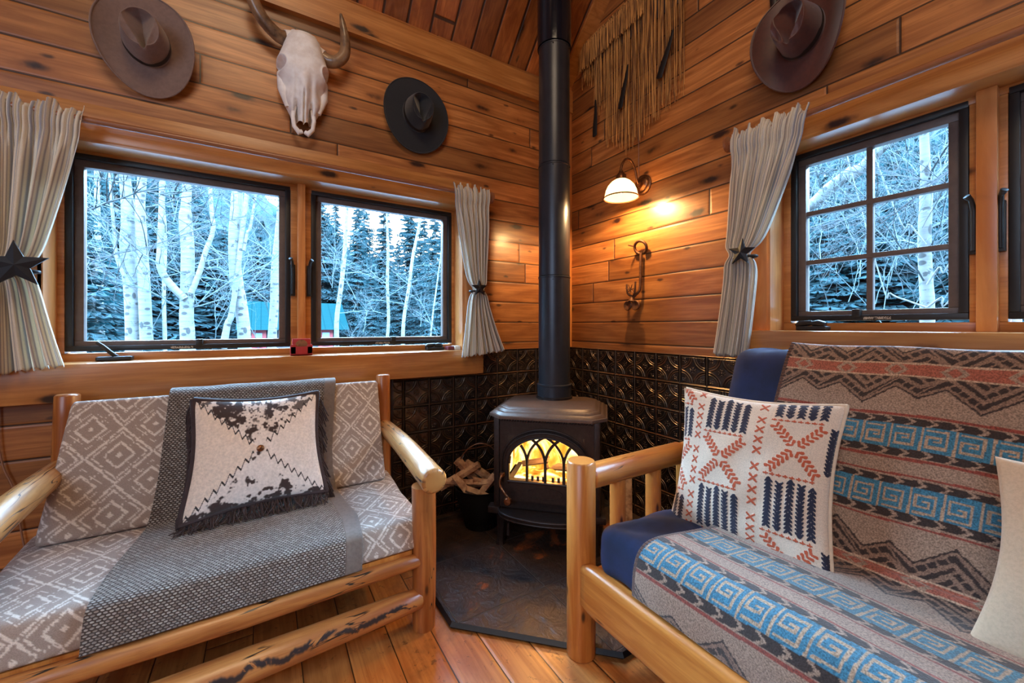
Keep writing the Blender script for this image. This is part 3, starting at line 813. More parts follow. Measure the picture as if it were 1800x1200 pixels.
# ------------------------------------------------------------------ hats
def hat(label, matkey, center, wall, a, b, rot, H, ca, cb, curl, crease_front=1, cone=0.0, tilt=0.0):
    """local: x,y in the brim plane, z out of the wall. wall 'L' (y=0) or 'R' (x=0)"""
    if wall == 'L': ex, ey, ez = Vector((1, 0, 0)), Vector((0, 0, 1)), Vector((0, -1, 0))
    else: ex, ey, ez = Vector((0, -1, 0)), Vector((0, 0, 1)), Vector((-1, 0, 0))
    X = ex * math.cos(rot) + ey * math.sin(rot); Y = -ex * math.sin(rot) + ey * math.cos(rot)
    Y2 = Y * math.cos(tilt) + ez * math.sin(tilt); Z2 = ez * math.cos(tilt) - Y * math.sin(tilt)
    c = Vector(center)
    R3 = np.array([X, Y2, Z2])
    t = thing('cowboy_hat', label, 'hat', center)
    n = 96
    th = np.linspace(0, 2 * PI, n, endpoint=False)[None, :]
    # brim
    rr = np.linspace(0, 1, 22)[:, None]
    bx = (ca * 0.98 + (a - ca * 0.98) * rr) * np.cos(th); by = (cb * 0.98 + (b - cb * 0.98) * rr) * np.sin(th)
    bz = curl * rr ** 1.8 * (np.abs(np.cos(th)) ** 2.2) - 0.012 * rr * np.abs(np.sin(th)) ** 2 + 0.02
    Pb = np.stack([bx, by, bz], -1); Pb2 = Pb.copy(); Pb2[..., 2] -= 0.004; 
    full = np.concatenate([Pb, Pb2[::-1]], 0)
    W_ = full @ R3 + np.array(c)
    grid('brim', W_, M[matkey], t, closed_u=True, fix=True)
    # edge binding
    mb = MB(); ring = [tuple(p) for p in (Pb[-1] @ R3 + np.array(c))]; ring.append(ring[0])
    mb.tube(ring, 0.0035, 6, cap=False); mb.build('brim_edge', M[matkey], t, True)
    # crown as a height field over a polar grid
    rho = np.concatenate([np.linspace(0, 0.8, 26), np.linspace(0.83, 1.0, 12)])[:, None]
    q = rho
    side = np.clip((1.0 - q) / 0.16, 0, 1)
    hz = H * np.sin(side * PI / 2) ** 0.7
    shrink = 1 - 0.16 * np.sin(side * PI / 2) ** 1.2 * np.clip(q, 0.4, 1)
    cx_ = ca * q * np.cos(th) * shrink; cy_ = cb * q * np.sin(th) * shrink
    yn = cy_ / cb; xn = cx_ / ca
    topm = sm(1 - q, 0.02, 0.22)
    cw = np.clip(0.16 + 0.50 * sm(yn * crease_front, -0.80, 0.45) * sm(1 - yn * crease_front, 0.0, 0.5), 0.1, 1)
    cre = np.clip(1 - np.abs(xn) / cw, 0, 1) ** 0.9 * sm(yn * crease_front, -0.86, -0.62) * sm(1 - yn * crease_front, 0.10, 0.5)
    pin = np.exp(-((np.abs(xn) - 0.52) / 0.20) ** 2 - ((yn * crease_front + 0.50) / 0.36) ** 2)
    hz = hz - topm * (0.52 * H * cre + 0.10 * H * pin) - 0.12 * H * topm * (yn * crease_front < 0) * np.abs(yn)
    squeeze = 1 - 0.25 * np.exp(-((yn * crease_front + 0.75) / 0.3) ** 2) * np.clip(hz / H, 0, 1)
    Pc = np.stack([cx_ * squeeze, cy_, hz + 0.02], -1) @ R3 + np.array(c)
    grid('crown', Pc, M[matkey], t, closed_u=True, fix=True)
    mb = MB()
    bandp = np.stack([ca * 1.0 * np.cos(th[0]), cb * 1.0 * np.sin(th[0]), 0 * th[0] + 0.032], -1) @ R3 + np.array(c)
    bandq = np.stack([ca * 0.965 * np.cos(th[0]), cb * 0.965 * np.sin(th[0]), 0 * th[0] + 0.052], -1) @ R3 + np.array(c)
    bb = np.stack([bandp, bandq], 0); grid('hat_band', bb, M['band'], t, closed_u=True)
    return t
hat('large grey-brown felt cowboy hat high on the left wall', 'felt_gray', (-2.300, -0.012, 2.315), 'L', 0.158, 0.212, 0.10, 0.125, 0.078, 0.098, 0.045, 1)
hat('round black felt hat on the left wall beside the cow skull', 'felt_black', (-1.150, -0.012, 2.340), 'L', 0.185, 0.208, 0.08, 0.115, 0.080, 0.098, 0.012, 1)
hat('dark brown cowboy hat high on the right wall above the gridded window', 'felt_brown', (-0.014, -1.490, 2.325), 'R', 0.165, 0.215, -0.10, 0.13, 0.080, 0.100, 0.07, 1)

# dark leather straps hanging behind the brown hat, white ornament near the top edge
t = thing('leather_straps', 'black leather straps hanging behind the dark brown hat', 'strap', (-0.01, -1.375, 2.42))
for dy, z0_, z1_ in ((0.0, 2.42, 2.72), (-0.028, 2.46, 2.72)):
    mb = MB(); mb.tube([(-0.012, -1.372 + dy, z1_), (-0.016, -1.374 + dy, (z0_ + z1_) / 2), (-0.012, -1.378 + dy, z0_)], [0.012, 0.015, 0.010], 8, sx=0.5)
    mb.build('strap', M['band'], t, True)
m = MB(); m.lathe([(0.0, 0), (0.02, 0.006), (0.026, 0.022), (0.022, 0.05), (0.03, 0.10), (0, 0.13)], (-0.03, -1.925, 2.335), 16)
tag(m.build('antler_tip', M['bone'], None, True), 'small white rounded ornament at the top of the right wall', 'ornament')

# ------------------------------------------------------------------ cow skull
def skull():
    t = thing('cow_skull', 'bleached white cow skull with two horns hung on the left wall', 'skull', (-1.724, 0, 2.08))
    cx, z1, z0 = -1.724, 2.562, 2.072
    ny, nx = 150, 110
    tt = np.linspace(0, 1, ny)[:, None]          # 0 top
    ph = np.linspace(0, PI, nx)[None, :]         # 0 = right edge, pi = left
    kt = [0, .03, .10, .20, .33, .42, .52, .62, .72, .80, .86]
    kw = [.030, .058, .078, .092, .114, .120, .096, .086, .076, .056, .044]
    kd = [.06, .10, .125, .135, .14, .138, .128, .112, .092, .076, .062]
    T = tt * 0.86
    w = np.interp(T, kt, kw); d = np.interp(T, kt, kd)
    cs, sn = np.cos(ph), np.sin(ph)
    X = w * np.sign(cs) * np.abs(cs) ** 0.9
    D = d * sn ** 0.62
    # flat forehead, ridge of the nasal bones
    D = D + 0.012 * np.exp(-(X / 0.018) ** 2) * sm(T, 0.40, 0.62)
    D = D - 0.012 * np.exp(-((np.abs(X) - 0.030) / 0.012) ** 2) * sm(T, 0.45, 0.6)
    # eye sockets
    for sg in (-1, 1):
        g = np.exp(-((((X - sg * 0.104) / 0.021) ** 2 + ((T - 0.40) / 0.050) ** 2)) ** 2)
        D = D - 0.125 * g; X = X - sg * 0.020 * g
        rim = np.exp(-((np.sqrt(((X - sg * 0.108) / 0.030) ** 2 + ((T - 0.40) / 0.07) ** 2) - 1) / 0.22) ** 2)
        D = D + 0.010 * rim
        # cheek recess under the eye
        D = D - 0.02 * np.exp(-(((X - sg * 0.07) / 0.02) ** 2 + ((T - 0.58) / 0.06) ** 2))
    # nasal slit and side notches at the lower end
    slit = np.exp(-(X / 0.0035) ** 2) * sm(T, 0.60, 0.66)
    D = D - 0.03 * slit
    for sg in (-1, 1):
        D = D - 0.05 * np.exp(-((X - sg * 0.030) / 0.008) ** 2) * sm(T, 0.68, 0.76)
    zz = z1 - (z1 - z0) * T + 0.012 * np.cos(ph * 2) * (T < .05)
    lower = sm(T, 0.80, 0.86)
    zz = zz - 0.020 * lower * (0.5 + 0.5 * np.cos(X / 0.011))
    P = np.stack([cx + X, np.minimum(-0.012 - D + 0 * zz, -0.004), zz + 0 * X], -1)
    top = P[:1].copy(); top[..., 0] = cx + (top[..., 0] - cx) * 0.2; top[..., 1] = -0.02; top[..., 2] += 0.0
    P = np.concatenate([top, P], 0)
    grid('cranium', P, M['bone'], t, fix=True)
    # front prongs (premaxilla)
    for sg in (-1, 1):
        mb = MB()
        mb.tube([(cx + sg * 0.040, -0.050, z0 + 0.13), (cx + sg * 0.046, -0.060, z0 + 0.075), (cx + sg * 0.040, -0.062, z0 + 0.03), (cx + sg * 0.020, -0.060, z0 + 0.006), (cx + sg * 0.006, -0.058, z0 + 0.014)],
                [0.012, 0.0095, 0.010, 0.014, 0.010], 10)
        mb.build('nose_prong', M['bone'], t, True)
        # jaw side plate with tooth edge
        mb = MB()
        mb.tube([(cx + sg * 0.090, -0.035, z1 - 0.21), (cx + sg * 0.084, -0.05, z1 - 0.29), (cx + sg * 0.066, -0.05, z1 - 0.37)], [0.022, 0.026, 0.012], 10)
        mb.build('cheek_bone', M['bone'], t, True)
    hp = {-1: [(-0.072, -0.06, -0.050), (-0.105, -0.068, -0.055), (-0.165, -0.085, -0.015), (-0.205, -0.105, 0.045), (-0.218, -0.12, 0.11), (-0.205, -0.13, 0.19), (-0.20, -0.13, 0.25)],
          1: [(0.080, -0.06, -0.085), (0.115, -0.07, -0.100), (0.150, -0.085, -0.095), (0.180, -0.10, -0.055), (0.180, -0.115, 0.01), (0.168, -0.125, 0.07), (0.158, -0.13, 0.115)]}
    rd = [0.032, 0.030, 0.028, 0.026, 0.022, 0.015, 0.006]
    for sg in (-1, 1):
        mb = MB(); pts = [(cx + x, y, z1 + z) for x, y, z in hp[sg]]
        mb.tube(smooth_path(pts, 5), np.interp(np.linspace(0, 6, 31), range(7), rd), 14, jit=0.03)
        tag(mb.build('horn', M['horn'], t, True), 'brown horn with dark tip')
        mb = MB(); p0, p1 = Vector(pts[0]), Vector(pts[1]); mb.tube([p0 - (p1 - p0) * 0.6, p0 + (p1 - p0) * 0.25], [0.040, 0.034], 14)
        mb.build('horn_core', M['bone'], t, True)
def smooth_path(pts, k):
    P = [np.array(p, float) for p in pts]; out = []
    for i in range(len(P) - 1):
        p0 = P[max(i - 1, 0)]; p1 = P[i]; p2 = P[i + 1]; p3 = P[min(i + 2, len(P) - 1)]
        for q in range(k):
            s = q / k
            out.append(tuple(0.5 * ((2 * p1) + (-p0 + p2) * s + (2 * p0 - 5 * p1 + 4 * p2 - p3) * s * s + (-p0 + 3 * p1 - 3 * p2 + p3) * s ** 3)))
    out.append(tuple(P[-1])); return out
skull()

# ------------------------------------------------------------------ fringed hanging
def fringe():
    t = thing('fringed_hanging', 'long golden suede fringed wall hanging with black feathers, high on right wall', 'wall hanging', (-0.02, -0.55, 2.2))
    r = random.Random(3)
    m = MB()
    for k in range(230):
        f = k / 229; y = -0.165 - 0.775 * f
        zt = 3.03 + 0.02 * f
        if f < 0.16: zb = 2.86 - r.uniform(0, 0.08)
        elif f < 0.30: zb = 2.62 - r.uniform(0, 0.08)
        else: zb = lerp(2.32, 2.24, min(1, (f - .3) / .25)) if f < 0.55 else lerp(2.24, 2.40, (f - .55) / .45)
        zb += r.uniform(-0.05, 0.04)
        if abs(f - 0.5) < 0.03: zb -= 0.05
        x = -0.012 - r.uniform(0, 0.03); w = r.uniform(0.0016, 0.003); x2 = x + r.uniform(-0.006, 0.006)
        yy = y + r.uniform(-0.012, 0.012)
        m.tube([(x, y, zt), (x2, (y + yy) / 2 + r.uniform(-.003, .003), (zt + zb) / 2), (x, yy, zb)], [w, w, w * 0.7], 4)
    tag(m.build('fringe', M['fringe'], t), None, None, None, 'stuff')
    m = MB()
    for k in range(170):
        f = k / 169; y = -0.16 - 0.56 * f; zt = 3.035 + 0.03 * f; zb = 2.885 + 0.06 * f - r.uniform(0, 0.03)
        if f > .99: continue
        x = -0.048 - r.uniform(0, 0.008)
        m.tube([(x, y, zt), (x, y + r.uniform(-.006, .006), zb)], 0.0023, 4)
    tag(m.build('short_fringe', M['fringe'], t), None, None, None, 'stuff')
    m = MB()
    m.add([(-0.006, -0.15, 3.06), (-0.006, -0.95, 3.09), (-0.006, -0.95, 2.86), (-0.006, -0.15, 2.90), (-0.012, -0.15, 3.06), (-0.012, -0.95, 3.09), (-0.012, -0.95, 2.86), (-0.012, -0.15, 2.90)],
          [(0, 1, 2, 3), (7, 6, 5, 4), (0, 4, 5, 1), (3, 2, 6, 7), (1, 5, 6, 2), (0, 3, 7, 4)])
    m.build('backing', M['leather'], t)
    m = MB(); m.tube([(-0.04, -0.15, 3.045), (-0.04, -0.72, 3.085)], 0.009, 8); m.build('top_band', M['fringe'], t, True)
    for (y0, za, y1, zb, w) in ((-0.325, 2.61, -0.318, 2.375, 0.020), (-0.598, 2.69, -0.535, 2.455, 0.018), (-0.905, 2.70, -0.815, 2.49, 0.020)):
        pts = smooth_path([(-0.055, y0, za), (-0.058, y0 * .6 + y1 * .4 - 0.006, za * .6 + zb * .4), (-0.056, y1 * .8 + y0 * .2, zb * .8 + za * .2), (-0.055, y1, zb)], 5)
        m = MB(); m.tube(pts, [lerp(0.006, w, min(1, i / 8)) * (0.35 if i == len(pts) - 1 else 1) for i in range(len(pts))], 8, sx=0.22, ref=(1, 0, 0))
        tag(m.build('feather', M['feather'], t, True), 'black feather')
fringe()

# ------------------------------------------------------------------ wall sconce
def sconce():
    y, z = -0.665, 1.965
    t = thing('wall_sconce', 'lit bronze gooseneck wall lamp with a frosted bell shade', 'wall lamp', (0, y, z))
    m = MB(); m.lathe([(0.058, 0), (0.058, -0.008), (0.050, -0.014), (0.044, -0.014), (0.038, -0.022), (0.020, -0.026), (0.016, -0.045), (0.0, -0.047)], (0, y, z), 36, 'x')
    m.build('wall_plate', M['brass'], t, True)
    ax = -0.185
    pts = smooth_path([(-0.04, y, z), (-0.055, y, z + 0.02), (-0.075, y, z + 0.085), (-0.115, y, z + 0.125), (-0.160, y, z + 0.11), (ax, y, z + 0.06), (ax, y, z + 0.03)], 6)
    m = MB(); m.tube(pts, 0.0065, 12); m.build('gooseneck_arm', M['brass'], t, True)
    zt = z + 0.035
    m = MB(); m.lathe([(0.0, 0.012), (0.012, 0.010), (0.014, 0.0), (0.028, -0.014), (0.030, -0.035), (0.034, -0.038), (0.034, -0.044), (0.0, -0.044)], (ax, y, zt), 28); m.build('lamp_holder', M['brass'], t, True)
    pr = [(0.033, -0.040), (0.052, -0.052), (0.072, -0.074), (0.084, -0.100), (0.090, -0.128), (0.097, -0.140)]
    m = MB(); m.lathe(pr + [(r - 0.003, h) for r, h in reversed(pr)], (ax, y, zt), 40, close=True); m.build('lamp_shade', M['shade'], t, True)
    m = MB(); m.lathe([(0.095, -0.136), (0.099, -0.140), (0.095, -0.144), (0.092, -0.140)], (ax, y, zt), 40, close=True); m.build('shade_rim', M['brass'], t, True)
    m = MB(); m.lathe([(0, -0.06), (0.014, -0.064), (0.024, -0.085), (0.022, -0.103), (0, -0.115)], (ax, y, zt), 16); m.build('light_bulb', M['bulb'], t, True)
    l = lamp('sconce_light', 'POINT', (ax, y, zt - 0.125), 36.0, (1.0, 0.62, 0.26), 0.02)
    m = MB(); m.tube([(-0.005, y + 0.03, 2.62), (-0.005, y + 0.03, z + 0.05)], 0.0025, 6); m.build('flex', M['cord'], t)
sconce()

# ------------------------------------------------------------------ iron tool on the right wall
def tool():
    t = thing('iron_spur_tool', 'rusty iron rod with a ring handle and hooked cup, hung below the lamp', 'iron tool', (-0.02, -0.65, 1.24))
    y = -0.665
    cz = 1.598
    ring = [(-0.025 - 0.012 * math.sin(a), y - 0.042 * math.cos(a), cz + 0.036 * math.sin(a)) for a in np.linspace(-0.35 * PI, 1.45 * PI, 26)]
    m = MB(); m.tube(ring, 0.0085, 10); m.build('ring_handle', M['rust'], t, True)
    m = MB(); m.tube(smooth_path([(-0.022, y - 0.003, cz - 0.030), (-0.024, y, 1.50), (-0.024, y + 0.002, 1.38), (-0.026, y + 0.010, 1.345), (-0.030, y + 0.03, 1.325), (-0.035, y + 0.045, 1.31)], 5), 0.0085, 10)
    m.build('rod', M['rust'], t, True)
    m = MB(); m.tube([(-0.02, y + 0.042, cz + 0.012), (-0.06, y + 0.062, cz + 0.02)], 0.004, 6)
    m.build('nail', M['rust'], t)
    for dy, dz in ((0.085, 0.075), (0.02, 0.085)):
        m = MB(); m.tube(smooth_path([(-0.035, y + 0.05, 1.315), (-0.045, y + 0.05 + (dy - .05) * .8, 1.335), (-0.045, y + dy, 1.315 + dz)], 4), 0.006, 8); m.build('hook', M['rust'], t, True)
    # spur star wheel: thin spikes
    m = MB()
    for k in range(7):
        a = k * 2 * PI / 7 + 0.3
        m.tube([(-0.05, y + 0.052, 1.355), (-0.055, y + 0.052 + 0.034 * math.cos(a), 1.355 + 0.034 * math.sin(a))], [0.004, 0.0015], 6)
    m.build('rowel', M['rust'], t)
    for dy, mm_ in ((0.078, 1), (0.018, -1)):
        m = MB(); m.lathe([(0.0, 0.0), (0.026, -0.002), (0.030, -0.012), (0.026, -0.016), (0.0, -0.008)], (-0.035, y + dy, 1.262), 20, 'x'); m.build('cup', M['rust'], t, True)
    m = MB(); m.tube([(-0.035, y + 0.05, 1.315), (-0.04, y + 0.05, 1.285)], [0.010, 0.024], 10); m.build('yoke', M['rust'], t, True)
tool()

# ------------------------------------------------------------------ hearth
hz = 0.022
m = MB()
poly = [(0, 0), (-1.281, 0), (-1.281, -0.842), (-0.842, -1.281), (0, -1.281)]
m.add([(x, y, 0) for x, y in poly] + [(x, y, hz) for x, y in poly], [(0, 1, 2, 3, 4)[::-1], (5, 6, 7, 8, 9)] + [(k, (k + 1) % 5, 5 + (k + 1) % 5, 5 + k) for k in range(5)])
t = thing('stone_hearth', 'low slate hearth slab with clipped corner under the stove', 'hearth', (-0.6, -0.6, 0))
o = m.build('slate_slab', M['slate'], t); recalc(o.data)
m = MB(); m.tube([(-1.283, 0, hz * .5), (-1.283, -0.843, hz * .5), (-0.843, -1.283, hz * .5), (0, -1.283, hz * .5)], hz * 0.55, 4)
m.build('edge_strip', M['black'], t)

# ------------------------------------------------------------------ wood stove (local: x lateral, -y front)
SC = (-0.55, -0.50, hz)
def stove():
    t = thing('wood_stove', 'lit cast iron wood stove with arched glass door in the corner', 'wood stove', SC, -PI / 4)
    K = dict(parent=t, world=False)
    def octo(hw, hd, c, z0, z1, mb, hw2=None, hd2=None, c2=None):
        hw2 = hw2 or hw; hd2 = hd2 or hd; c2 = c2 or c
        def ring(w, d, c, z): return [(-w + c, -d, z), (w - c, -d, z), (w, -d + c, z), (w, d - c, z), (w - c, d, z), (-w + c, d, z), (-w, d - c, z), (-w, -d + c, z)]
        mb.add(ring(hw, hd, c, z0) + ring(hw2, hd2, c2, z1), [tuple(range(8))[::-1], tuple(range(8, 16))] + [(k, (k + 1) % 8, 8 + (k + 1) % 8, 8 + k) for k in range(8)])
    # top plate in three steps
    m = MB()
    octo(0.300, 0.245, 0.07, 0.652, 0.668, m); octo(0.292, 0.238, 0.07, 0.668, 0.682, m, 0.278, 0.224, 0.066)
    octo(0.268, 0.214, 0.062, 0.682, 0.694, m, 0.258, 0.204, 0.06); octo(0.252, 0.198, 0.06, 0.694, 0.706, m, 0.235, 0.182, 0.056)
    m.build('top_plate', M['irontop'], bevel=0.0025, smooth=True, **K)
    m = MB()
    for k in range(34):
        x = lerp(-0.225, 0.225, k / 33); m.lathe([(0.005, 0), (0.0065, -0.010), (0.003, -0.016)], (x, -0.213, 0.652), 6)
    m.build('dentil_trim', M['iron'], **K)
    # body shell: sides and back (open front)
    def wall_strip(pts, z0, z1, name, mat='iron', th=0.012):
        mb = MB()
        for (xa, ya), (xb, yb) in zip(pts, pts[1:]):
            d = Vector((xb - xa, yb - ya, 0)).normalized(); nn = Vector((-d.y, d.x, 0)) * th
            mb.add([(xa, ya, z0), (xb, yb, z0), (xb + nn.x, yb + nn.y, z0), (xa + nn.x, ya + nn.y, z0), (xa, ya, z1), (xb, yb, z1), (xb + nn.x, yb + nn.y, z1), (xa + nn.x, ya + nn.y, z1)],
                   [(0, 3, 2, 1), (4, 5, 6, 7), (0, 1, 5, 4), (1, 2, 6, 5), (2, 3, 7, 6), (3, 0, 4, 7)])
        return mb.build(name, M[mat], **K)
    bw, bd, c = 0.265, 0.205, 0.045
    wall_strip([(bw - c * .4, -bd), (bw, -bd + c), (bw, bd - c), (bw - c, bd), (-bw + c, bd), (-bw, bd - c), (-bw, -bd + c), (-bw + c * .4, -bd)], 0.175, 0.655, 'body')
    m = MB(); octo(0.255, 0.195, 0.05, 0.175, 0.195, m); m.build('firebox_floor', M['soot'], **K)
    # corner columns and base moulding
    for sx in (-1, 1):
        m = MB()
        m.box((sx * 0.25 - 0.014, -0.222, 0.20), (sx * 0.25 + 0.014, -0.196, 0.652))
        m.box((sx * 0.262 - 0.03, -0.235, 0.172), (sx * 0.262 + 0.03, -0.18, 0.205))
        m.build('corner_column', M['iron'], bevel=0.004, smooth=True, **K)
    m = MB(); octo(0.285, 0.228, 0.06, 0.150, 0.176, m, 0.272, 0.215, 0.055); m.build('base_moulding', M['iron'], bevel=0.003, smooth=True, **K)
    # front plate with arched opening
    fy = -0.212
    AW, ZB, ZS = 0.182, 0.345, 0.435      # arch half width, sill, spring line
    def arch(hw, zb, zs, rise, n=28):
        p = [(-hw, zb), (hw, zb), (hw, zs)]
        for k in range(1, n):
            a = PI * k / n; p.append((hw * math.cos(a), zs + rise * math.sin(a)))
        p.append((-hw, zs)); return p
    def plate_with_hole(outer, inner, y0, y1, name, mat):
        bm = bmesh.new()
        def loop(pts): 
            vs = [bm.verts.new((x, y0, z)) for x, z in pts]
            return [bm.edges.new((vs[i], vs[(i + 1) % len(vs)])) for i in range(len(vs))]
        es = loop(outer) + loop(inner)
        r = bmesh.ops.triangle_fill(bm, edges=es, use_beauty=True)
        fs = [g for g in r['geom'] if isinstance(g, bmesh.types.BMFace)] or bm.faces[:]
        ex = bmesh.ops.extrude_face_region(bm, geom=fs)
        bmesh.ops.translate(bm, verts=[v for v in ex['geom'] if isinstance(v, bmesh.types.BMVert)], vec=(0, y1 - y0, 0))
        bmesh.ops.recalc_face_normals(bm, faces=bm.faces[:])
        me = bpy.data.meshes.new(name); bm.to_mesh(me); bm.free()
        return link(me, name, M[mat], t, False, False)
    outer = [(-0.25, 0.20), (0.25, 0.20), (0.25, 0.652), (-0.25, 0.652)]
    plate_with_hole(outer, arch(0.198, 0.318, ZS, 0.145), fy, fy + 0.012, 'front_plate', 'iron')
    o = plate_with_hole(arch(0.204, 0.245, ZS, 0.150), arch(AW, ZB, ZS, 0.128), fy - 0.018, fy, 'door', 'iron')
    door = o
    for hw, rise, yy in ((0.222, 0.168, fy - 0.002), (0.208, 0.154, fy - 0.016), (AW + 0.004, 0.131, fy - 0.020)):
        m = MB(); p = arch(hw, ZB, ZS, rise)[2:]; p = [(hw, 0.33)] + p + [(-hw, 0.33)]
        m.tube([(x, yy, z) for x, z in p], 0.0045, 8); m.build('arch_moulding', M['iron'], smooth=True, **K)
    m = MB(); m.tube([(-AW - 0.006, fy - 0.020, ZB - 0.003), (AW + 0.006, fy - 0.020, ZB - 0.003)], 0.006, 8)
    m.tube([(0.085 * math.cos(a), fy - 0.018, 0.292 + 0.028 * math.sin(a)) for a in np.linspace(0, 2 * PI, 28)], 0.003, 6)
    m.build('door_moulding', M['iron'], smooth=True, **K)
    # tracery: uprights and crossing pointed arches
    m = MB(); br = 0.0072; yb = fy - 0.014
    xs = [-0.091, 0.0, 0.091]
    def inside(x, z): return z <= ZS + 0.128 * math.sqrt(max(0, 1 - (x / AW) ** 2)) + 0.004
    for x in xs: m.tube([(x, yb, ZB), (x, yb, ZS - 0.005)], br, 6)
    for x in xs + [-AW]:
        pts = []
        for a in np.linspace(0, PI * 0.5, 22):      # curve to the right, big radius
            px_, pz = x + 0.150 * (1 - math.cos(a)), ZS - 0.005 + 0.150 * math.sin(a)
            if inside(px_, pz) and px_ < AW: pts.append((px_, yb, pz))
        if len(pts) > 1: m.tube(pts, br, 6)
    for x in xs + [AW]:
        pts = []
        for a in np.linspace(0, PI * 0.5, 22):
            px_, pz = x - 0.150 * (1 - math.cos(a)), ZS - 0.005 + 0.150 * math.sin(a)
            if inside(px_, pz) and px_ > -AW: pts.append((px_, yb, pz))
        if len(pts) > 1: m.tube(pts, br, 6)
    m.build('door_tracery', M['iron'], smooth=True, **K)
    m = MB(); m.box((-AW - .01, fy - 0.004, ZB - .01), (AW + .01, fy - 0.001, ZS + 0.135)); m.build('door_glass', M['glass'], **K)
    # handle with coil knob on the left
    m = MB(); m.tube(smooth_path([(-0.214, fy - 0.016, 0.375), (-0.216, fy - 0.045, 0.372), (-0.222, fy - 0.055, 0.335), (-0.200, fy - 0.060, 0.300), (-0.180, fy - 0.060, 0.278)], 5), 0.006, 8)
    m.lathe([(0, 0.012), (0.012, 0.010), (0.015, 0), (0.012, -0.010), (0, -0.012)], (-0.214, fy - 0.030, 0.375), 14)
    m.lathe([(0, -0.016), (0.016, -0.014), (0.022, -0.004), (0.020, 0.006), (0.009, 0.012), (0, 0.013)], (-0.176, fy - 0.070, 0.262), 20, 'y')
    m.build('door_handle', M['brass'], smooth=True, **K)
    # curved ash lip
    n = 24; vs = []
    for z in (0.178, 0.196):
        for k in range(n + 1):
            a = PI * k / n; vs.append((0.235 * math.cos(a), fy - 0.115 * math.sin(a) ** 0.8, z))
    m = MB(); N = n + 1
    m.add(vs, [tuple(range(N)), tuple(range(N, 2 * N))[::-1]] + [(k, k + N, k + 1 + N, k + 1) for k in range(n)])
    o = m.build('ash_lip', M['iron'], **K); recalc(o.data)
    m = MB()
    for z, q in ((0.196, 1.0), (0.178, 0.985)): m.tube([(0.237 * q * math.cos(a), fy - 0.117 * q * math.sin(a) ** 0.8, z) for a in np.linspace(0.02, PI - 0.02, 30)], 0.0055, 8)
    m.build('lip_edge', M['iron'], smooth=True, **K)
    m = MB(); m.tube([(-0.185, fy - 0.02, 0.172), (-0.185, fy - 0.02, 0.135)], 0.003, 8); m.lathe([(0, 0), (0.007, -0.003), (0.011, -0.05), (0.012, -0.062), (0, -0.066)], (-0.185, fy - 0.02, 0.135), 12)
    m.build('air_lever', M['iron'], smooth=True, **K)
    for sx in (-1, 1):
        for sy in (-1, 1):
            m = MB(); x, y = sx * 0.238, sy * 0.185
            m.tube([(x, y, 0), (x, y, 0.02), (x * 0.99, y * 0.99, 0.06), (x * 0.98, y * 0.98, 0.155)], [0.026, 0.020, 0.020, 0.028], 8)
            m.build('leg', M['iron'], smooth=True, **K)
    # heat shield below
    m = MB(); m.box((-0.22, 0.0, 0.05), (0.22, 0.006, 0.15)); m.build('heat_shield', M['soot'], **K)
    # fire: embers, burning logs, flames
    m = MB()
    r = random.Random(5)
    for k in range(26):
        x, y = r.uniform(-0.16, 0.16), r.uniform(-0.16, 0.0); s_ = r.uniform(0.006, 0.014)
        m.lathe([(0, s_), (s_ * 0.8, s_ * 0.5), (s_, 0), (0, -s_ * 0.5)], (x, y, 0.328 + r.uniform(-.02, .008)), 7)
    tag(m.build('embers', M['ember'], **K), None, None, None, 'stuff')
    m = MB(); m.box((-0.17, -0.165, 0.335), (0.17, 0.06, 0.339)); m.build('glowing_bed', M['fire'], **K)
    m = MB(); m.box((-0.2, -0.19, 0.20), (0.2, 0.12, 0.335)); m.build('ash_bed', M['soot'], **K)
    for p0, p1, rr in (((-0.15, -0.06, 0.372), (0.02, -0.02, 0.398), 0.018), ((-0.02, -0.03, 0.36), (0.15, -0.07, 0.372), 0.020), ((-0.13, 0.02, 0.37), (0.14, 0.03, 0.375), 0.026)):
        m = MB(); m.tube([p0, p1], rr, 7, jit=0.2); m.build('burning_log', M['soot'], **K)
    for k in range(6):
        m = MB(); x = -0.07 + k * 0.028 + (0.02 if k > 2 else 0); m.box((x - 0.006, -0.195, 0.335), (x + 0.006, -0.183, 0.362))
        m.build('grate_tooth', M['soot'], **K)
    # flame sheets with depth
    def flame(cx, cy, w, h, sd):
        rr = np.random.default_rng(sd)
        th = np.linspace(0, 2 * PI, 20, endpoint=False)[None, :]; q = np.linspace(0, 1, 16)[:, None]
        rad = w * (np.sin(PI * (0.18 + 0.82 * q)) ** 0.8) * (1 + 0.15 * np.sin(3 * th + 6 * q + sd))
        X = cx + rad * np.cos(th) + 0.02 * np.sin(5 * q + sd) * q; Y = cy + rad * 0.5 * np.sin(th); Z = 0.335 + h * q + 0 * th
        grid('flame', np.stack([X, Y, Z], -1), M['fire'], t, closed_u=True, world=False)
    flame(-0.12, 0.0, 0.055, 0.19, 1); flame(-0.04, 0.01, 0.065, 0.21, 2); flame(0.05, 0.01, 0.055, 0.17, 3); flame(0.13, 0.01, 0.05, 0.20, 4); flame(0.01, -0.04, 0.03, 0.12, 5)
    m = MB(); m.box((-0.22, 0.075, 0.32), (0.22, 0.08, 0.62)); m.box((-0.225, -0.15, 0.32), (-0.22, 0.08, 0.60)); m.box((0.22, -0.15, 0.32), (0.225, 0.08, 0.60)); m.build('glowing_back_plate', M['fire'], **K)
    l = lamp('fire_light', 'POINT', (0, 0, 0), 18.0, (1.0, 0.42, 0.10), 0.06); l.parent = t; l.location = (0.0, -0.10, 0.45)
    return t
stove()

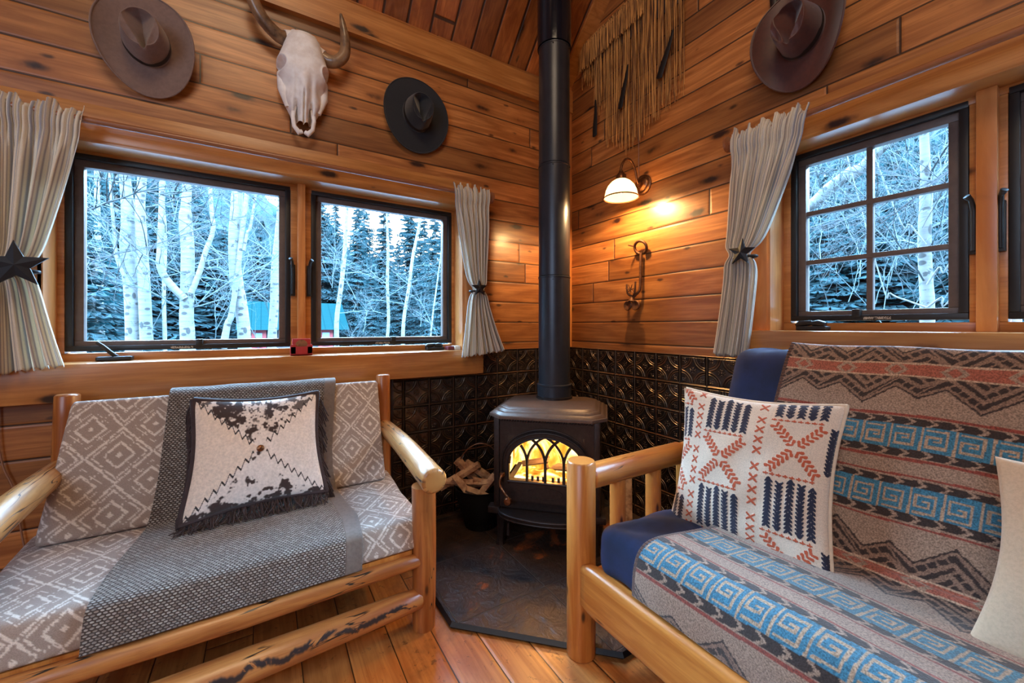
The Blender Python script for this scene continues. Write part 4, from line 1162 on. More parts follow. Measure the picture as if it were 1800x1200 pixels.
# stove pipe
def pipe():
    px, py = -0.463, -0.415; z0 = hz + 0.706
    t = thing('stove_pipe', 'tall black stovepipe rising from the wood stove to the ceiling', 'stovepipe', (px, py, z0))
    segs = [(z0, 0.862 - 0.05, 0.098, 'pipe'), (0.80, 1.425, 0.0905, 'pipe'), (1.425, 2.06, 0.0895, 'pipe'), (2.06, 2.735, 0.0885, 'pipe')]
    for a, b, r, mk in segs:
        m = MB(); m.lathe([(r - .003, a), (r, a + 0.002), (r, b - 0.012), (r + 0.0025, b - 0.010), (r + 0.0025, b - 0.003), (r - .003, b)], (px, py, 0), 64); m.build('pipe_section', M[mk], t, True)
    m = MB(); m.lathe([(0.097, 2.735), (0.0975, 3.34)], (px, py, 0), 64); tag(m.build('glossy_pipe_section', M['pipegl'], t, True), 'glossy black upper pipe')
    m = MB(); m.lathe([(0.104, 0), (0.104, 0.012), (0.098, 0.014)], (px, py, z0), 64); m.build('collar', M['iron'], t, True)
    for z in (1.40, 2.04, 2.715, 0.84):
        for a in (-2.3, -1.0):
            m = MB(); m.lathe([(0, 0), (0.004, 0), (0.003, 0.003), (0, 0.003)], (px + 0.0905 * math.cos(a), py + 0.0905 * math.sin(a), z), 8)
            m.build('rivet', M['iron'], t)
pipe()

# kindling bucket
def bucket():
    cx, cy = -0.845, -0.235
    t = thing('coal_bucket', 'black metal scuttle full of firewood between the sofa and stove', 'bucket', (cx, cy, hz))
    m = MB(); pr = [(0.088, 0.0), (0.092, 0.035), (0.094, 0.038), (0.125, 0.12), (0.142, 0.20), (0.148, 0.225), (0.152, 0.228)]
    m.lathe([(0, 0.002)] + pr + [(r - 0.004, z) for r, z in reversed(pr)] + [(0, 0.03)], (cx, cy, hz), 40); m.build('bucket_body', M['bucket'], t, True)
    m = MB(); 
    for k in range(26):
        a = 2 * PI * k / 26; m.tube([(cx + 0.089 * math.cos(a), cy + 0.089 * math.sin(a), hz + 0.002), (cx + 0.093 * math.cos(a), cy + 0.093 * math.sin(a), hz + 0.032)], 0.003, 6)
    m.build('ribbed_foot', M['bucket'], t, True)
    ex = Vector((0.8497, -0.5272, 0)).normalized()
    pts = [(cx + ex.x * 0.148 * math.cos(a), cy + ex.y * 0.148 * math.cos(a), hz + 0.22 + 0.235 * math.sin(a)) for a in np.linspace(0, PI, 26)]
    m = MB(); m.tube(pts, 0.0038, 8); m.build('bail_handle', M['brass'], t, True)
    r = random.Random(11)
    specs = [(-0.12, 0.00, 0.30, 0.55, 0.50, 0.26), (-0.06, 0.02, 0.30, -0.9, 0.75, 0.24), (0.00, 0.03, 0.31, -0.65, 0.85, 0.22), (0.09, -0.02, 0.27, -0.14, 0.15, 0.27),
             (-0.03, -0.03, 0.27, 0.15, 0.2, 0.20), (-0.08, -0.06, 0.245, -0.8, 0.7, 0.20), (0.03, -0.05, 0.25, 0.9, 0.55, 0.18), (-0.11, -0.02, 0.27, 0.05, 0.3, 0.20),
             (0.05, 0.04, 0.26, 0.4, 0.3, 0.24), (0.0, -0.09, 0.235, -0.4, 0.4, 0.16)]
    labs = ['split log at the left of the bucket, pointing up left', 'upright split log at the back of the bucket', 'upright split log in the middle back of the bucket',
            'long pale split log jutting right out of the bucket', 'short split log lying across the middle of the bucket', 'slanted split log at the front left of the bucket',
            'short split log at the front right of the bucket', 'split log lying flat at the left rim of the bucket', 'split log lying behind the long pale one', 'small split log low at the front rim']
    for (dx, dy, zc, tilt, sy_, L), lb in zip(specs, labs):
        c = Vector((cx, cy, hz)) + ex * dx + Vector((0.5272, 0.8497, 0)) * dy + Vector((0, 0, zc - 0.03))
        d = (ex * math.cos(tilt) + Vector((0, 0, 1)) * math.sin(tilt) + Vector((0.5, 0.85, 0)) * r.uniform(-.25, .25)).normalized()
        m = MB(); n = r.choice((4, 4, 5)); w = r.uniform(0.018, 0.026)
        m.tube([c - d * L / 2, c - d * L * .2, c + d * L * .2, c + d * L / 2], [w * r.uniform(.85, 1.1) for _ in range(4)], n, jit=0.25)
        tag(m.build('firewood', M['splitwood']), lb, 'firewood', 'split firewood in the bucket')
bucket()

# ------------------------------------------------------------------ cushions
def rprofile(pts, r, k=6, step=0.0035):
    """closed polygon with rounded corners, resampled"""
    n = len(pts); out = []
    for i in range(n):
        p0, p1, p2 = np.array(pts[i - 1], float), np.array(pts[i], float), np.array(pts[(i + 1) % n], float)
        rr = r[i] if hasattr(r, '__len__') else r
        a = p1 + (p0 - p1) / np.linalg.norm(p0 - p1) * rr; b = p1 + (p2 - p1) / np.linalg.norm(p2 - p1) * rr
        for q in range(k + 1):
            s = q / k; out.append((1 - s) ** 2 * a + 2 * s * (1 - s) * p1 + s * s * b)
    out.append(out[0]); out = np.array(out)
    L = np.concatenate([[0], np.cumsum(np.linalg.norm(np.diff(out, axis=0), axis=1))])
    m_ = int(L[-1] / step); s = np.linspace(0, L[-1], m_, endpoint=False)
    return np.stack([np.interp(s, L, out[:, 0]), np.interp(s, L, out[:, 1])], 1), s
def prism(name, prof, arc, a0, a1, ax, mat, parent, colf, rnd=0.03, step=0.0035, puff=0.0, wob=0.0):
    """sweep a closed profile (d, z) along ax from a0 to a1 with rounded ends"""
    cen = prof.mean(0)
    n = int(abs(a1 - a0) / step)
    aa = np.linspace(a0, a1, n)
    sc = []; A = []; 
    e = 8
    rows = []
    for q in range(e): 
        f = (q / e); rows.append((a0 + np.sign(a1 - a0) * rnd * (1 - math.cos(f * PI / 2)) * 0.0, 0.02 + 0.0 * f))
    # end caps: shrink to the centre
    AA = [a0] * 6 + list(aa) + [a1] * 6
    SC = [0.02, .2, .4, .6, .8, .94] + [None] * n + [.94, .8, .6, .4, .2, .02]
    P = np.zeros((len(AA), len(prof), 3)); C = np.zeros_like(P)
    for i, (a, s) in enumerate(zip(AA, SC)):
        d = min(abs(a - a0), abs(a - a1)); k = 0
        inset = 0.0
        if d < rnd: inset = rnd * (1 - math.sqrt(max(0, 1 - (1 - d / rnd) ** 2)))
        rel = prof - cen; ln_ = np.linalg.norm(rel, axis=1, keepdims=True)
        q = cen + rel * np.clip((ln_ - inset) / ln_, 0, 1)
        if s is not None: q = cen + (q - cen) * s
        if puff and s is None:
            f = 4 * (a - a0) * (a1 - a) / (a1 - a0) ** 2
            q = cen + (q - cen) * (1 + puff * f * np.array([0.0, 1.0]))
        if ax == 'x': P[i] = np.stack([np.full(len(q), a), q[:, 0], q[:, 1]], 1)
        else: P[i] = np.stack([q[:, 0], np.full(len(q), a), q[:, 1]], 1)
    if wob:
        nz = wob * np.sin(P[..., 0] * 23 + P[..., 2] * 31) * np.sin(P[..., 1] * 19 + 1.3 + P[..., 2] * 11)
        P[..., 2] += nz; 
    UA = np.array(AA)[:, None] + 0 * arc[None, :]; UV_ = arc[None, :] + 0 * UA
    col = colf(UA, UV_) if colf else None
    return grid(name, P, mat, parent, col=col, uvs=np.stack([UA, UV_], -1), closed_u=True, fix=True)

TAUPE, CREAM = lin(164, 145, 134), lin(226, 214, 204)
def diamonds(U, V):
    cs = 0.0036
    u = np.floor(U / cs) * cs; v = np.floor(V / cs) * cs
    PX, PY = 0.172, 0.200
    def f(u, v):
        a = np.abs(((u / PX) % 1) - .5) * 2; b = np.abs(((v / PY) % 1) - .5) * 2
        return a, b
    a, b = f(u, v); s = a + b
    a2, b2 = f(u + PX / 2, v + PY / 2); s2 = a2 + b2
    dot = ((np.floor(U / cs) + np.floor(V / cs)) % 2 == 0)
    m = np.zeros(U.shape, bool)
    m |= (np.abs(s - 0.98) < 0.05)
    m |= (np.abs(s - 0.80) < 0.035) & (np.abs(a - b) > 0.12) 
    m |= (np.abs(s - 0.44) < 0.055)
    m |= (s < 0.10)
    m |= (np.abs(s2 - 0.44) < 0.05); m |= (s2 < 0.10)
    m |= (np.abs(s2 - 0.66) < 0.03) & dot
    m |= (np.abs(np.abs(a - b)) < 0.03) & (s > 0.5) & (s < 1.5) & (np.floor(U / cs) % 2 == 0)
    jit = (np.sin(np.floor(U / cs) * 12.9898 + np.floor(V / cs) * 78.233) * 43758.5453) % 1
    m &= jit > 0.08
    return np.where(m[..., None], CREAM, TAUPE)

# ------------------------------------------------------------------ left log sofa
LX0, LX1 = -2.50, -1.37
def left_sofa():
    t = thing('log_sofa', 'rustic peeled log sofa under the left window', 'sofa', ((LX0 + LX1) / 2, -0.45, 0))
    def lg(name, pts, rad, mt='log', lab=None, k=4, jit=0.02, n=20, taper=True):
        P = smooth_path(pts, k); R = np.interp(np.linspace(0, 1, len(P)), np.linspace(0, 1, len(rad)), rad)
        # rounded ends
        P = [np.array(p) for p in P]
        d0 = (P[0] - P[1]); d0 /= np.linalg.norm(d0); d1 = (P[-1] - P[-2]); d1 /= np.linalg.norm(d1)
        if taper:
            P = [P[0] + d0 * R[0] * 0.22] + [P[0] + d0 * R[0] * 0.12] + P + [P[-1] + d1 * R[-1] * 0.12, P[-1] + d1 * R[-1] * 0.22]
            R = np.concatenate([[R[0] * 0.74, R[0] * 0.93], R, [R[-1] * 0.93, R[-1] * 0.74]])
        m = MB(); m.tube(P, list(R), n, jit=jit)
        o = m.build(name, M[mt], t, True)
        if lab: tag(o, lab)
        return o
    for x in (LX0, LX1):
        lg('back_post', [(x, -0.19, 0.0), (x, -0.17, 0.45), (x + 0.003, -0.150, 0.885)], [0.036, 0.036, 0.034])
        lg('leg', [(x, -0.775, 0.0), (x + 0.003, -0.775, 0.25), (x, -0.775, 0.535)], [0.042, 0.044, 0.045], taper=False, jit=0.015)
        lg('arm', [(x + 0.0, -0.135, 0.632), (x + 0.012 * (1 if x > -2 else -1), -0.45, 0.612), (x, -0.885, 0.587)], [0.036, 0.043, 0.047], 'logarm', 'pale peeled log armrest')
    lg('seat_rail', [(LX0, -0.785, 0.262), (-1.93, -0.790, 0.262), (LX1, -0.785, 0.262)], [0.030, 0.033, 0.024], 'log')
    lg('stretcher', [(LX0, -0.785, 0.105), (-1.93, -0.80, 0.115), (LX1 - .02, -0.785, 0.118)], [0.040, 0.048, 0.036], 'logstain', 'log stretcher with dark beetle-carved marks', jit=0.03)
    lg('back_rail', [(LX0, -0.17, 0.30), (LX1, -0.17, 0.30)], [0.032, 0.032])
    lg('back_rail', [(LX0, -0.155, 0.74), (LX1, -0.155, 0.74)], [0.028, 0.028])
    for x in (LX0, LX1): lg('side_rail', [(x, -0.17, 0.262), (x, -0.775, 0.262)], [0.030, 0.030])
    m = MB(); m.box((LX0, -0.775, 0.285), (LX1 - 0.045, -0.19, 0.300)); m.build('seat_board', M['futon'], t)
    return t
left_sofa()
# seat cushion
prof, arc = rprofile([(-0.785, 0.302), (-0.20, 0.300), (-0.20, 0.430), (-0.765, 0.408)], [0.02, 0.03, 0.03, 0.035])
t = prism('seat_cushion', prof, arc, -2.555, -1.368, 'x', M['cloth'], None, diamonds, 0.03, 0.0036, 0.0)
tag(t, 'long taupe diamond-pattern seat cushion on the log sofa', 'cushion')
prof, arc = rprofile([(-0.365, 0.432), (-0.245, 0.40), (-0.105, 0.855), (-0.205, 0.870)], [0.02, 0.02, 0.014, 0.014])
t = prism('back_cushion', prof, arc, -2.470, -1.408, 'x', M['cloth'], None, diamonds, 0.012, 0.0036, 0.0)
tag(t, 'taupe diamond-pattern back cushion leaning on the log sofa', 'cushion')
for v_ in t.data.vertices:
    if v_.co.x < -2.2: v_.co.x -= 0.042 * (1 - (v_.co.z - .42) / .45) * (-2.2 - v_.co.x) / .26

# knitted throw: over the back, down and over the seat
def throw():
    # path of the cloth in (y, z)
    pts = [(-0.100, 0.72), (-0.100, 0.85), (-0.145, 0.888), (-0.212, 0.880), (-0.250, 0.78), (-0.335, 0.55), (-0.375, 0.455), (-0.42, 0.436), (-0.55, 0.430), (-0.72, 0.420), (-0.785, 0.405), (-0.802, 0.36), (-0.806, 0.300)]
    path = np.array(smooth_path([(a, 0, b) for a, b in pts], 12))[:, [0, 2]]
    L = np.concatenate([[0], np.cumsum(np.linalg.norm(np.diff(path, axis=0), axis=1))])
    s = np.linspace(0, L[-1], 260)
    Y, Z = np.interp(s, L, path[:, 0]), np.interp(s, L, path[:, 1])
    f = s / L[-1]
    xl = np.interp(f, [0, .2, .45, .53, .8, 1], [-2.19, -2.20, -2.215, -2.225, -2.27, -2.285])
    xr = np.interp(f, [0, .2, .45, .53, .8, 1], [-1.60, -1.60, -1.63, -1.63, -1.585, -1.60])
    q = np.linspace(0, 1, 150)[None, :]
    X = xl[:, None] + (xr - xl)[:, None] * q
    wv = 0.003 * np.sin(X * 19 + f[:, None] * 5) + 0.002 * np.sin(X * 41 + 2)
    P = np.stack([X, Y[:, None] - wv - 0.002, Z[:, None] + wv * 0.5 + 0.001], -1)
    uv = np.stack([X, s[:, None] + 0 * X], -1)
    t = thing('throw_blanket', 'grey basket-weave throw draped over back and seat of the log sofa', 'blanket', (-1.9, -0.5, 0.4))
    nb = 138
    grid('woven_cloth', P[:, :nb], M['knit'], t, uvs=uv[:, :nb], thick=-0.004)
    P2 = P[:, nb - 1:].copy()
    tag(grid('hem', P2, M['knitedge'], t, uvs=uv[:, nb - 1:], thick=-0.003), 'plain taupe border of the throw')
throw()

# ------------------------------------------------------------------ pillows
def pillow(name, label, corners, T, colf, mat, n=200, pinch=0.06, pipe_mat=None, piper=0.005, group=None, relief=None, wrinkle=0.0, sq=0.30):
    """corners: TL, TR, BR, BL (3D).  u 0..1 left-right, v 0..1 top-bottom"""
    TL, TR, BR, BL = [np.array(c, float) for c in corners]
    u = np.linspace(0, 1, n)[None, :, None]; v = np.linspace(0, 1, n)[:, None, None]
    # edges pulled inwards between corners
    uu = u + 0 * v; vv = v + 0 * u
    du = pinch * np.sin(PI * vv) * (1 - 2 * uu); dv = pinch * np.sin(PI * uu) * (1 - 2 * vv)
    U, V = uu + du * np.abs(1 - 2 * uu) ** 1.5, vv + dv * np.abs(1 - 2 * vv) ** 1.5
    B = (1 - U) * (1 - V) * TL + U * (1 - V) * TR + U * V * BR + (1 - U) * V * BL
    N = np.cross(TR - TL, BL - TL); N = N / np.linalg.norm(N)
    if N[1] * 0.85 + N[0] * 0.53 > 0: N = -N      # towards the camera side
    h = T * (np.sin(PI * uu) * np.sin(PI * vv)) ** sq * (0.72 + 0.28 * np.sin(PI * uu) * np.sin(PI * vv))
    edge = (uu[..., 0] <= 0) | (uu[..., 0] >= 1) | (vv[..., 0] <= 0) | (vv[..., 0] >= 1)
    h = np.where(edge[..., None], 0, h)
    if wrinkle:
        h = h + wrinkle * np.sin(uu * 17 + 5 * vv) * np.sin(vv * 13 + 2) * np.sin(PI * uu) * np.sin(PI * vv)
    col = colf(uu[..., 0], vv[..., 0]) if colf else None
    rl = 0
    if relief is not None: rl = relief(uu[..., 0], vv[..., 0])[..., None]
    F = B + N * (h + rl); K = B - N * h * 0.9
    t = thing(name, label, 'pillow', tuple((BL + BR) / 2), 0, group)
    ex = np.concatenate([F, K[:, ::-1]], 1)
    colx = np.concatenate([col, col[:, ::-1]], 1) if col is not None else None
    grid('pillow_cover', ex, mat, t, col=colx, fix=True)
    if pipe_mat:
        ed = [F[0, i] for i in range(0, n, 4)] + [F[i, -1] for i in range(0, n, 4)] + [F[-1, i] for i in range(n - 1, -1, -4)] + [F[i, 0] for i in range(n - 1, -1, -4)]
        ed.append(ed[0]); m = MB(); m.tube([tuple(p) for p in ed], piper, 8, cap=False); m.build('piping', pipe_mat, t, True)
    return t, F, N

# cowhide pillow
def vnoise(U, V, sc, sd):
    r = np.random.default_rng(sd); G = r.random((sc + 3, sc + 3))
    x, y = U * sc, V * sc; i, j = np.clip(x.astype(int), 0, sc), np.clip(y.astype(int), 0, sc); fx, fy = x - i, y - j
    fx, fy = fx * fx * (3 - 2 * fx), fy * fy * (3 - 2 * fy)
    return (G[j, i] * (1 - fx) + G[j, i + 1] * fx) * (1 - fy) + (G[j + 1, i] * (1 - fx) + G[j + 1, i + 1] * fx) * fy
def cowcol(U, V):
    white = lin(240, 230, 224); brown = lin(58, 40, 38)
    n = 0.5 * vnoise(U, V, 9, 3) + 0.32 * vnoise(U, V, 24, 4) + 0.18 * vnoise(U, V, 60, 5)
    top = (V < U) & (V < 1 - U); bot = (V > U) & (V > 1 - U)
    thr = np.where(top, 0.50 + 0.55 * np.abs(V - 0.12) + 0.10 * np.abs(U - .38), 0.64 - 0.24 * sm(V, 0.80, 1.0) - 0.12 * np.exp(-((U - .26) / .06) ** 2))
    hair = 0.10 * (vnoise(U + 0.15 * (V - .5), V * 0.35, 110, 21) - .5); n = n + hair
    spot = (sm(n, thr - 0.04, thr + 0.05) * (top | bot))
    c = white * (1 - spot[..., None]) + brown * spot[..., None] if False else white * (1 - spot[..., None]) + brown * spot[..., None]
    spot2 = np.where(top, 1 - sm(n, 0.34, 0.40), 0) * (1 - sm(V, .22, .30))
    c = c * (1 - spot2[..., None] * .9) + brown * spot2[..., None] * .9
    cr_ = (0.10 * vnoise(U, V * 0.3 + U * .1, 50, 8))[..., None]
    c = c * (0.95 + cr_)
    lft = (U < V) & (U < 1 - V)
    c = np.where(lft[..., None], c * np.array([1.0, 0.93, 0.84]), c)
    # zigzag lacing along the diagonals
    for (s_, o_) in ((1, 0), (-1, 1)):
        d = (V - (o_ + s_ * U)) / math.sqrt(2); along = U
        zz = 0.022 * (2 * np.abs(((along * 19) % 1) - .5) * 2 - 1)
        m_ = (np.abs(d - zz) < 0.0075) & (np.abs(U - .5) > 0.045)
        c[m_] = lin(34, 28, 32)
    return c
def cowpillow():
    TL, TR, BR, BL = (-2.113, -0.335, 0.862), (-1.690, -0.315, 0.850), (-1.672, -0.462, 0.468), (-2.135, -0.478, 0.452)
    t, F, N = pillow('cowhide_pillow', 'brown and white cowhide pillow with suede fringe on the log sofa', (TL, TR, BR, BL), 0.062, cowcol, M['fur'], 230, 0.05, M['leather'], 0.012)
    n = F.shape[0]; c = F[n // 2, n // 2]
    m = MB(); m.tube([tuple(c - N * 0.002), tuple(c + N * 0.006), tuple(c + N * 0.011)], [0.013, 0.012, 0.003], 16); tag(m.build('concho_button', M['brass'], t, True), 'round brass concho')
    m = MB(); r = random.Random(2)
    def strands(edge, out, cnt, L):
        for k in range(cnt):
            p = Vector(edge[int(r.uniform(0, len(edge) - 1))]); q = Vector(out)
            a = p + q * 0.008; b_ = p + q * L * r.uniform(.3, .6) + Vector((r.uniform(-.02, .02), r.uniform(-0.01, 0.0), r.uniform(-.012, .004)))
            c_ = p + q * L * r.uniform(.6, 1.1) + Vector((r.uniform(-.05, .03), -r.uniform(0, .02), -L * .25 + r.uniform(-.008, 0)))
            m.tube(smooth_path([tuple(a), tuple(b_), tuple(c_)], 3), 0.0022, 4)
    botdir = Vector((0, -0.75, -0.05)); 
    # bottom fringe lies forward on the throw
    for k in range(150):
        p = Vector(F[-1, int(r.uniform(0, n - 1))]); L = r.uniform(.03, .065)
        z = 0.438; m.tube(smooth_path([tuple(p), (p.x + r.uniform(-.01, .01), p.y - L * .4, max(z, p.z - .01)), (p.x + r.uniform(-.03, .02), p.y - L, z - (0.012 if False else 0) + r.uniform(0, .006))], 3), 0.0022, 4)
    for k in range(120):
        i = int(r.uniform(0.02, 0.95) * n); p = Vector(F[i, -1]); L = r.uniform(.06, .12)
        m.tube(smooth_path([tuple(p), (p.x + 0.022, p.y + .002, p.z - L * .35), (p.x + r.uniform(.014, .048), p.y - .004, p.z - L)], 3), 0.0022, 4)
        i = int(r.uniform(0.02, 0.9) * n); p = Vector(F[i, 0])
        m.tube(smooth_path([tuple(p), (p.x - 0.018, p.y + .002, p.z - L * .35), (p.x - r.uniform(.004, .024), p.y - .002, p.z - L)], 3), 0.0022, 4)
    tag(m.build('suede_fringe', M['leather'], t), None, None, None, 'stuff')
cowpillow()

# ------------------------------------------------------------------ futon on the right
def futon():
    t = thing('log_futon', 'honey pine log futon along the right wall', 'futon', (-0.5, -2.0, 0))
    def cyl(name, p0, p1, r, n=32, lab=None, mt='futon'):
        m = MB(); p0, p1 = Vector(p0), Vector(p1); d = (p1 - p0).normalized()
        m.tube([p0, p0 + d * 0.004, p1 - d * 0.006, p1], [r - 0.004, r, r, r - 0.005], n)
        o = m.build(name, M[mt], t, True)
        if lab: tag(o, lab)
    cyl('front_post', (-0.945, -1.187, 0.0), (-0.945, -1.187, 0.672), 0.050)
    cyl('back_post', (-0.16, -1.187, 0.0), (-0.16, -1.187, 0.66), 0.045)
    cyl('arm_rail', (-0.91, -1.187, 0.608), (-0.40, -1.187, 0.608), 0.044)
    cyl('arm_rail_tenon', (-0.42, -1.187, 0.608), (-0.17, -1.187, 0.608), 0.038)
    for x in (-0.765, -0.565, -0.37):
        m = MB(); m.tube([(x, -1.187, 0.20), (x, -1.187, 0.575)], 0.032, 18, sx=0.8); m.build('arm_slat', M['futon'], t, True)
    cyl('side_rail', (-0.93, -1.187, 0.22), (-0.17, -1.187, 0.22), 0.038)
    # front rail, wide rounded board
    prof, arc = rprofile([(-0.985, 0.185), (-0.935, 0.185), (-0.935, 0.345), (-0.985, 0.345)], 0.022, 6, 0.006)
    n = 80; aa = np.linspace(-1.225, -3.4, n); P = []
    cen = prof.mean(0)
    for i, a in enumerate([aa[0]] * 3 + list(aa) + [aa[-1]]):
        s = [0.02, .5, .82][i] if i < 3 else (0.9 if i == 3 else (0.02 if i == n + 3 else 1.0))
        if i >= 4 and i < n + 3 and abs(a - aa[0]) < 0.03: s = 0.97
        q = cen + (prof - cen) * s; P.append(np.stack([q[:, 0], np.full(len(q), a), q[:, 1]], 1))
    P = np.array(P); U = np.zeros(P.shape[:2] + (2,)); U[..., 0] = arc[None, :]; U[..., 1] = P[..., 1]
    grid('front_rail', P, M['futon'], t, uvs=U, closed_u=True, fix=True)
    m = MB(); m.box((-0.935, -3.3, 0.285), (-0.30, -1.24, 0.318)); m.build('slat_deck', M['futon'], t)
    m = MB(); m.box((-0.36, -3.3, 0.3), (-0.30, -1.24, 0.36)); m.build('back_frame', M['futon'], t)
futon()
# folded mattress, L profile (x, z)
MP = [(-0.958, 0.335), (-0.50, 0.322), (-0.30, 0.40), (-0.10, 0.93), (-0.095, 1.045), (-0.255, 1.050), (-0.47, 0.515), (-0.56, 0.462), (-0.955, 0.492)]
prof, arc = rprofile(MP, [0.04, 0.05, 0.08, 0.05, 0.05, 0.06, 0.05, 0.06, 0.06], 8, 0.008)
def ring_prism(name, prof, a0, a1, mat, rnd=0.07):
    cl = np.array([(-0.89, 0.412), (-0.53, 0.396), (-0.385, 0.47), (-0.18, 0.985)])
    best = None
    for p0, p1 in zip(cl, cl[1:]):
        d = p1 - p0; t_ = np.clip(((prof - p0) @ d) / (d @ d), 0, 1)[:, None]; m_ = p0 + t_ * d
        ds = np.linalg.norm(prof - m_, axis=1)
        if best is None: best, med = ds.copy(), m_.copy()
        else: k_ = ds < best; best[k_] = ds[k_]; med[k_] = m_[k_]
    n = len(prof); sg = np.sign(a1 - a0); rings = []
    rings = [(a0, 1.0), (a0, 0.8)] + [(a0 + sg * rnd * (1 - math.cos(th)), 0.7 * (1 - math.sin(th))) for th in np.linspace(0, PI / 2, 9)]
    rings += [(a, 0.0) for a in np.linspace(a0 + sg * rnd, a1, 70)[1:]] + [(a1, 1.0)]
    m = MB(); vs = []
    for a, ins in rings:
        q = prof + (med - prof) * ins
        for x, z in q:
            w_ = 0.004 * math.sin(x * 23 + z * 31) * math.sin(a * 19 + z * 11) + 0.003 * math.sin(a * 47 + x * 30)
            vs.append((x + w_ * .5, a, z + w_))
    R_ = len(rings); fs = []
    for i in range(R_ - 1):
        for k in range(n): fs.append((i * n + k, i * n + (k + 1) % n, (i + 1) * n + (k + 1) % n, (i + 1) * n + k))
    m.add(vs, fs); o = m.build(name, mat, None, True); recalc(o.data); return o
t = ring_prism('futon_mattress', prof, -1.262, -3.25, M['navy'])
for v_ in t.data.vertices:
    if v_.co.y > -2.2: v_.co.y -= 0.065 * float(sm(v_.co.z, 0.52, 0.72)) * float(sm(v_.co.y, -2.2, -1.5))
tag(t, 'folded navy blue futon mattress on the honey pine frame', 'mattress')

# southwestern blanket
def vj_(a): return a - 0.003
def blanket_pattern(U, V, v_j):
    """U along the futon (m), V arc length down the cloth (m)"""
    cs = 0.0026
    q = lambda a: (np.floor(a / cs) + .5) * cs
    u, v = q(U), q(V)
    tan, dk, rust, blue, red = lin(158, 130, 112), lin(52, 38, 36), lin(160, 88, 70), lin(58, 118, 146), lin(140, 62, 50)
    P = 0.561
    w = ((v - vj_(v_j) + P / 2) % P) - P / 2     # 0 = rust line centre
    aw = np.abs(w)
    c = np.tile(tan, u.shape + (1,)).astype(float)
    PER = 0.236
    f = np.abs(((u / PER) % 1) - .5) * 2
    f2 = np.abs(((u / PER + .5) % 1) - .5) * 2
    env = 0.012 + 0.100 * f; env2 = 0.010 + 0.078 * f2
    E = np.maximum(env, env2)
    blk = (aw < E); inside = blk & (aw > 0.021)
    g = (E - aw) * 0.78
    c[inside] = lin(136, 106, 90)
    c[inside & (((g > 0.0) & (g < 0.0045)))] = dk
    for g0, g1 in ((0.011, 0.024), (0.034, 0.045), (0.055, 0.066)):
        brk = ((((u * (1 if g0 < .03 else -1)) / 0.030 + aw / 0.03) % 1) < 0.2)
        c[inside & (g > g0) & (g < g1) & ~brk] = dk
    c[aw < 0.018] = rust
    dm = np.abs(((u / (PER / 2)) % 1) - .5) * 2 * 0.055 + aw
    c[(dm < 0.026) & (aw < .021)] = tan; c[(dm < 0.014)] = rust
    c[(np.abs(aw - 0.0195) < 0.0028)] = lin(190, 158, 134)
    x = aw - 0.134; BW = 0.128
    m = (x > 0) & (x < BW)
    c[m & ((x < 0.006) | (x > BW - 0.006))] = red
    bk = m & (((x > 0.010) & (x < 0.030)) | ((x < BW - 0.010) & (x > BW - 0.030)))
    xx = np.where(x < BW / 2, x - 0.020, BW - 0.020 - x)
    arr = ((u + np.abs(xx) * 1.5) % 0.044) < 0.010
    c[bk] = dk; c[bk & arr] = tan
    ky = m & (x > 0.030) & (x < BW - 0.030)
    c[ky] = blue
    a = (u % 0.0624) / 0.0052; bb = (x - 0.030) / (BW - 0.060) * 12
    ai, bi = np.floor(a), np.floor(bb)
    gk = (ai == 0) | ((bi == 1) & (ai >= 2) & (ai <= 9)) | ((ai == 9) & (bi >= 1) & (bi <= 9)) | ((bi == 9) & (ai >= 2) & (ai <= 9)) | ((ai == 2) & (bi >= 4) & (bi <= 9)) | ((bi == 4) & (ai >= 2) & (ai <= 7)) | ((ai == 7) & (bi >= 4) & (bi <= 6)) | ((bi == 6) & (ai >= 5) & (ai <= 7))
    c[ky & gk] = lin(176, 148, 124)
    return c
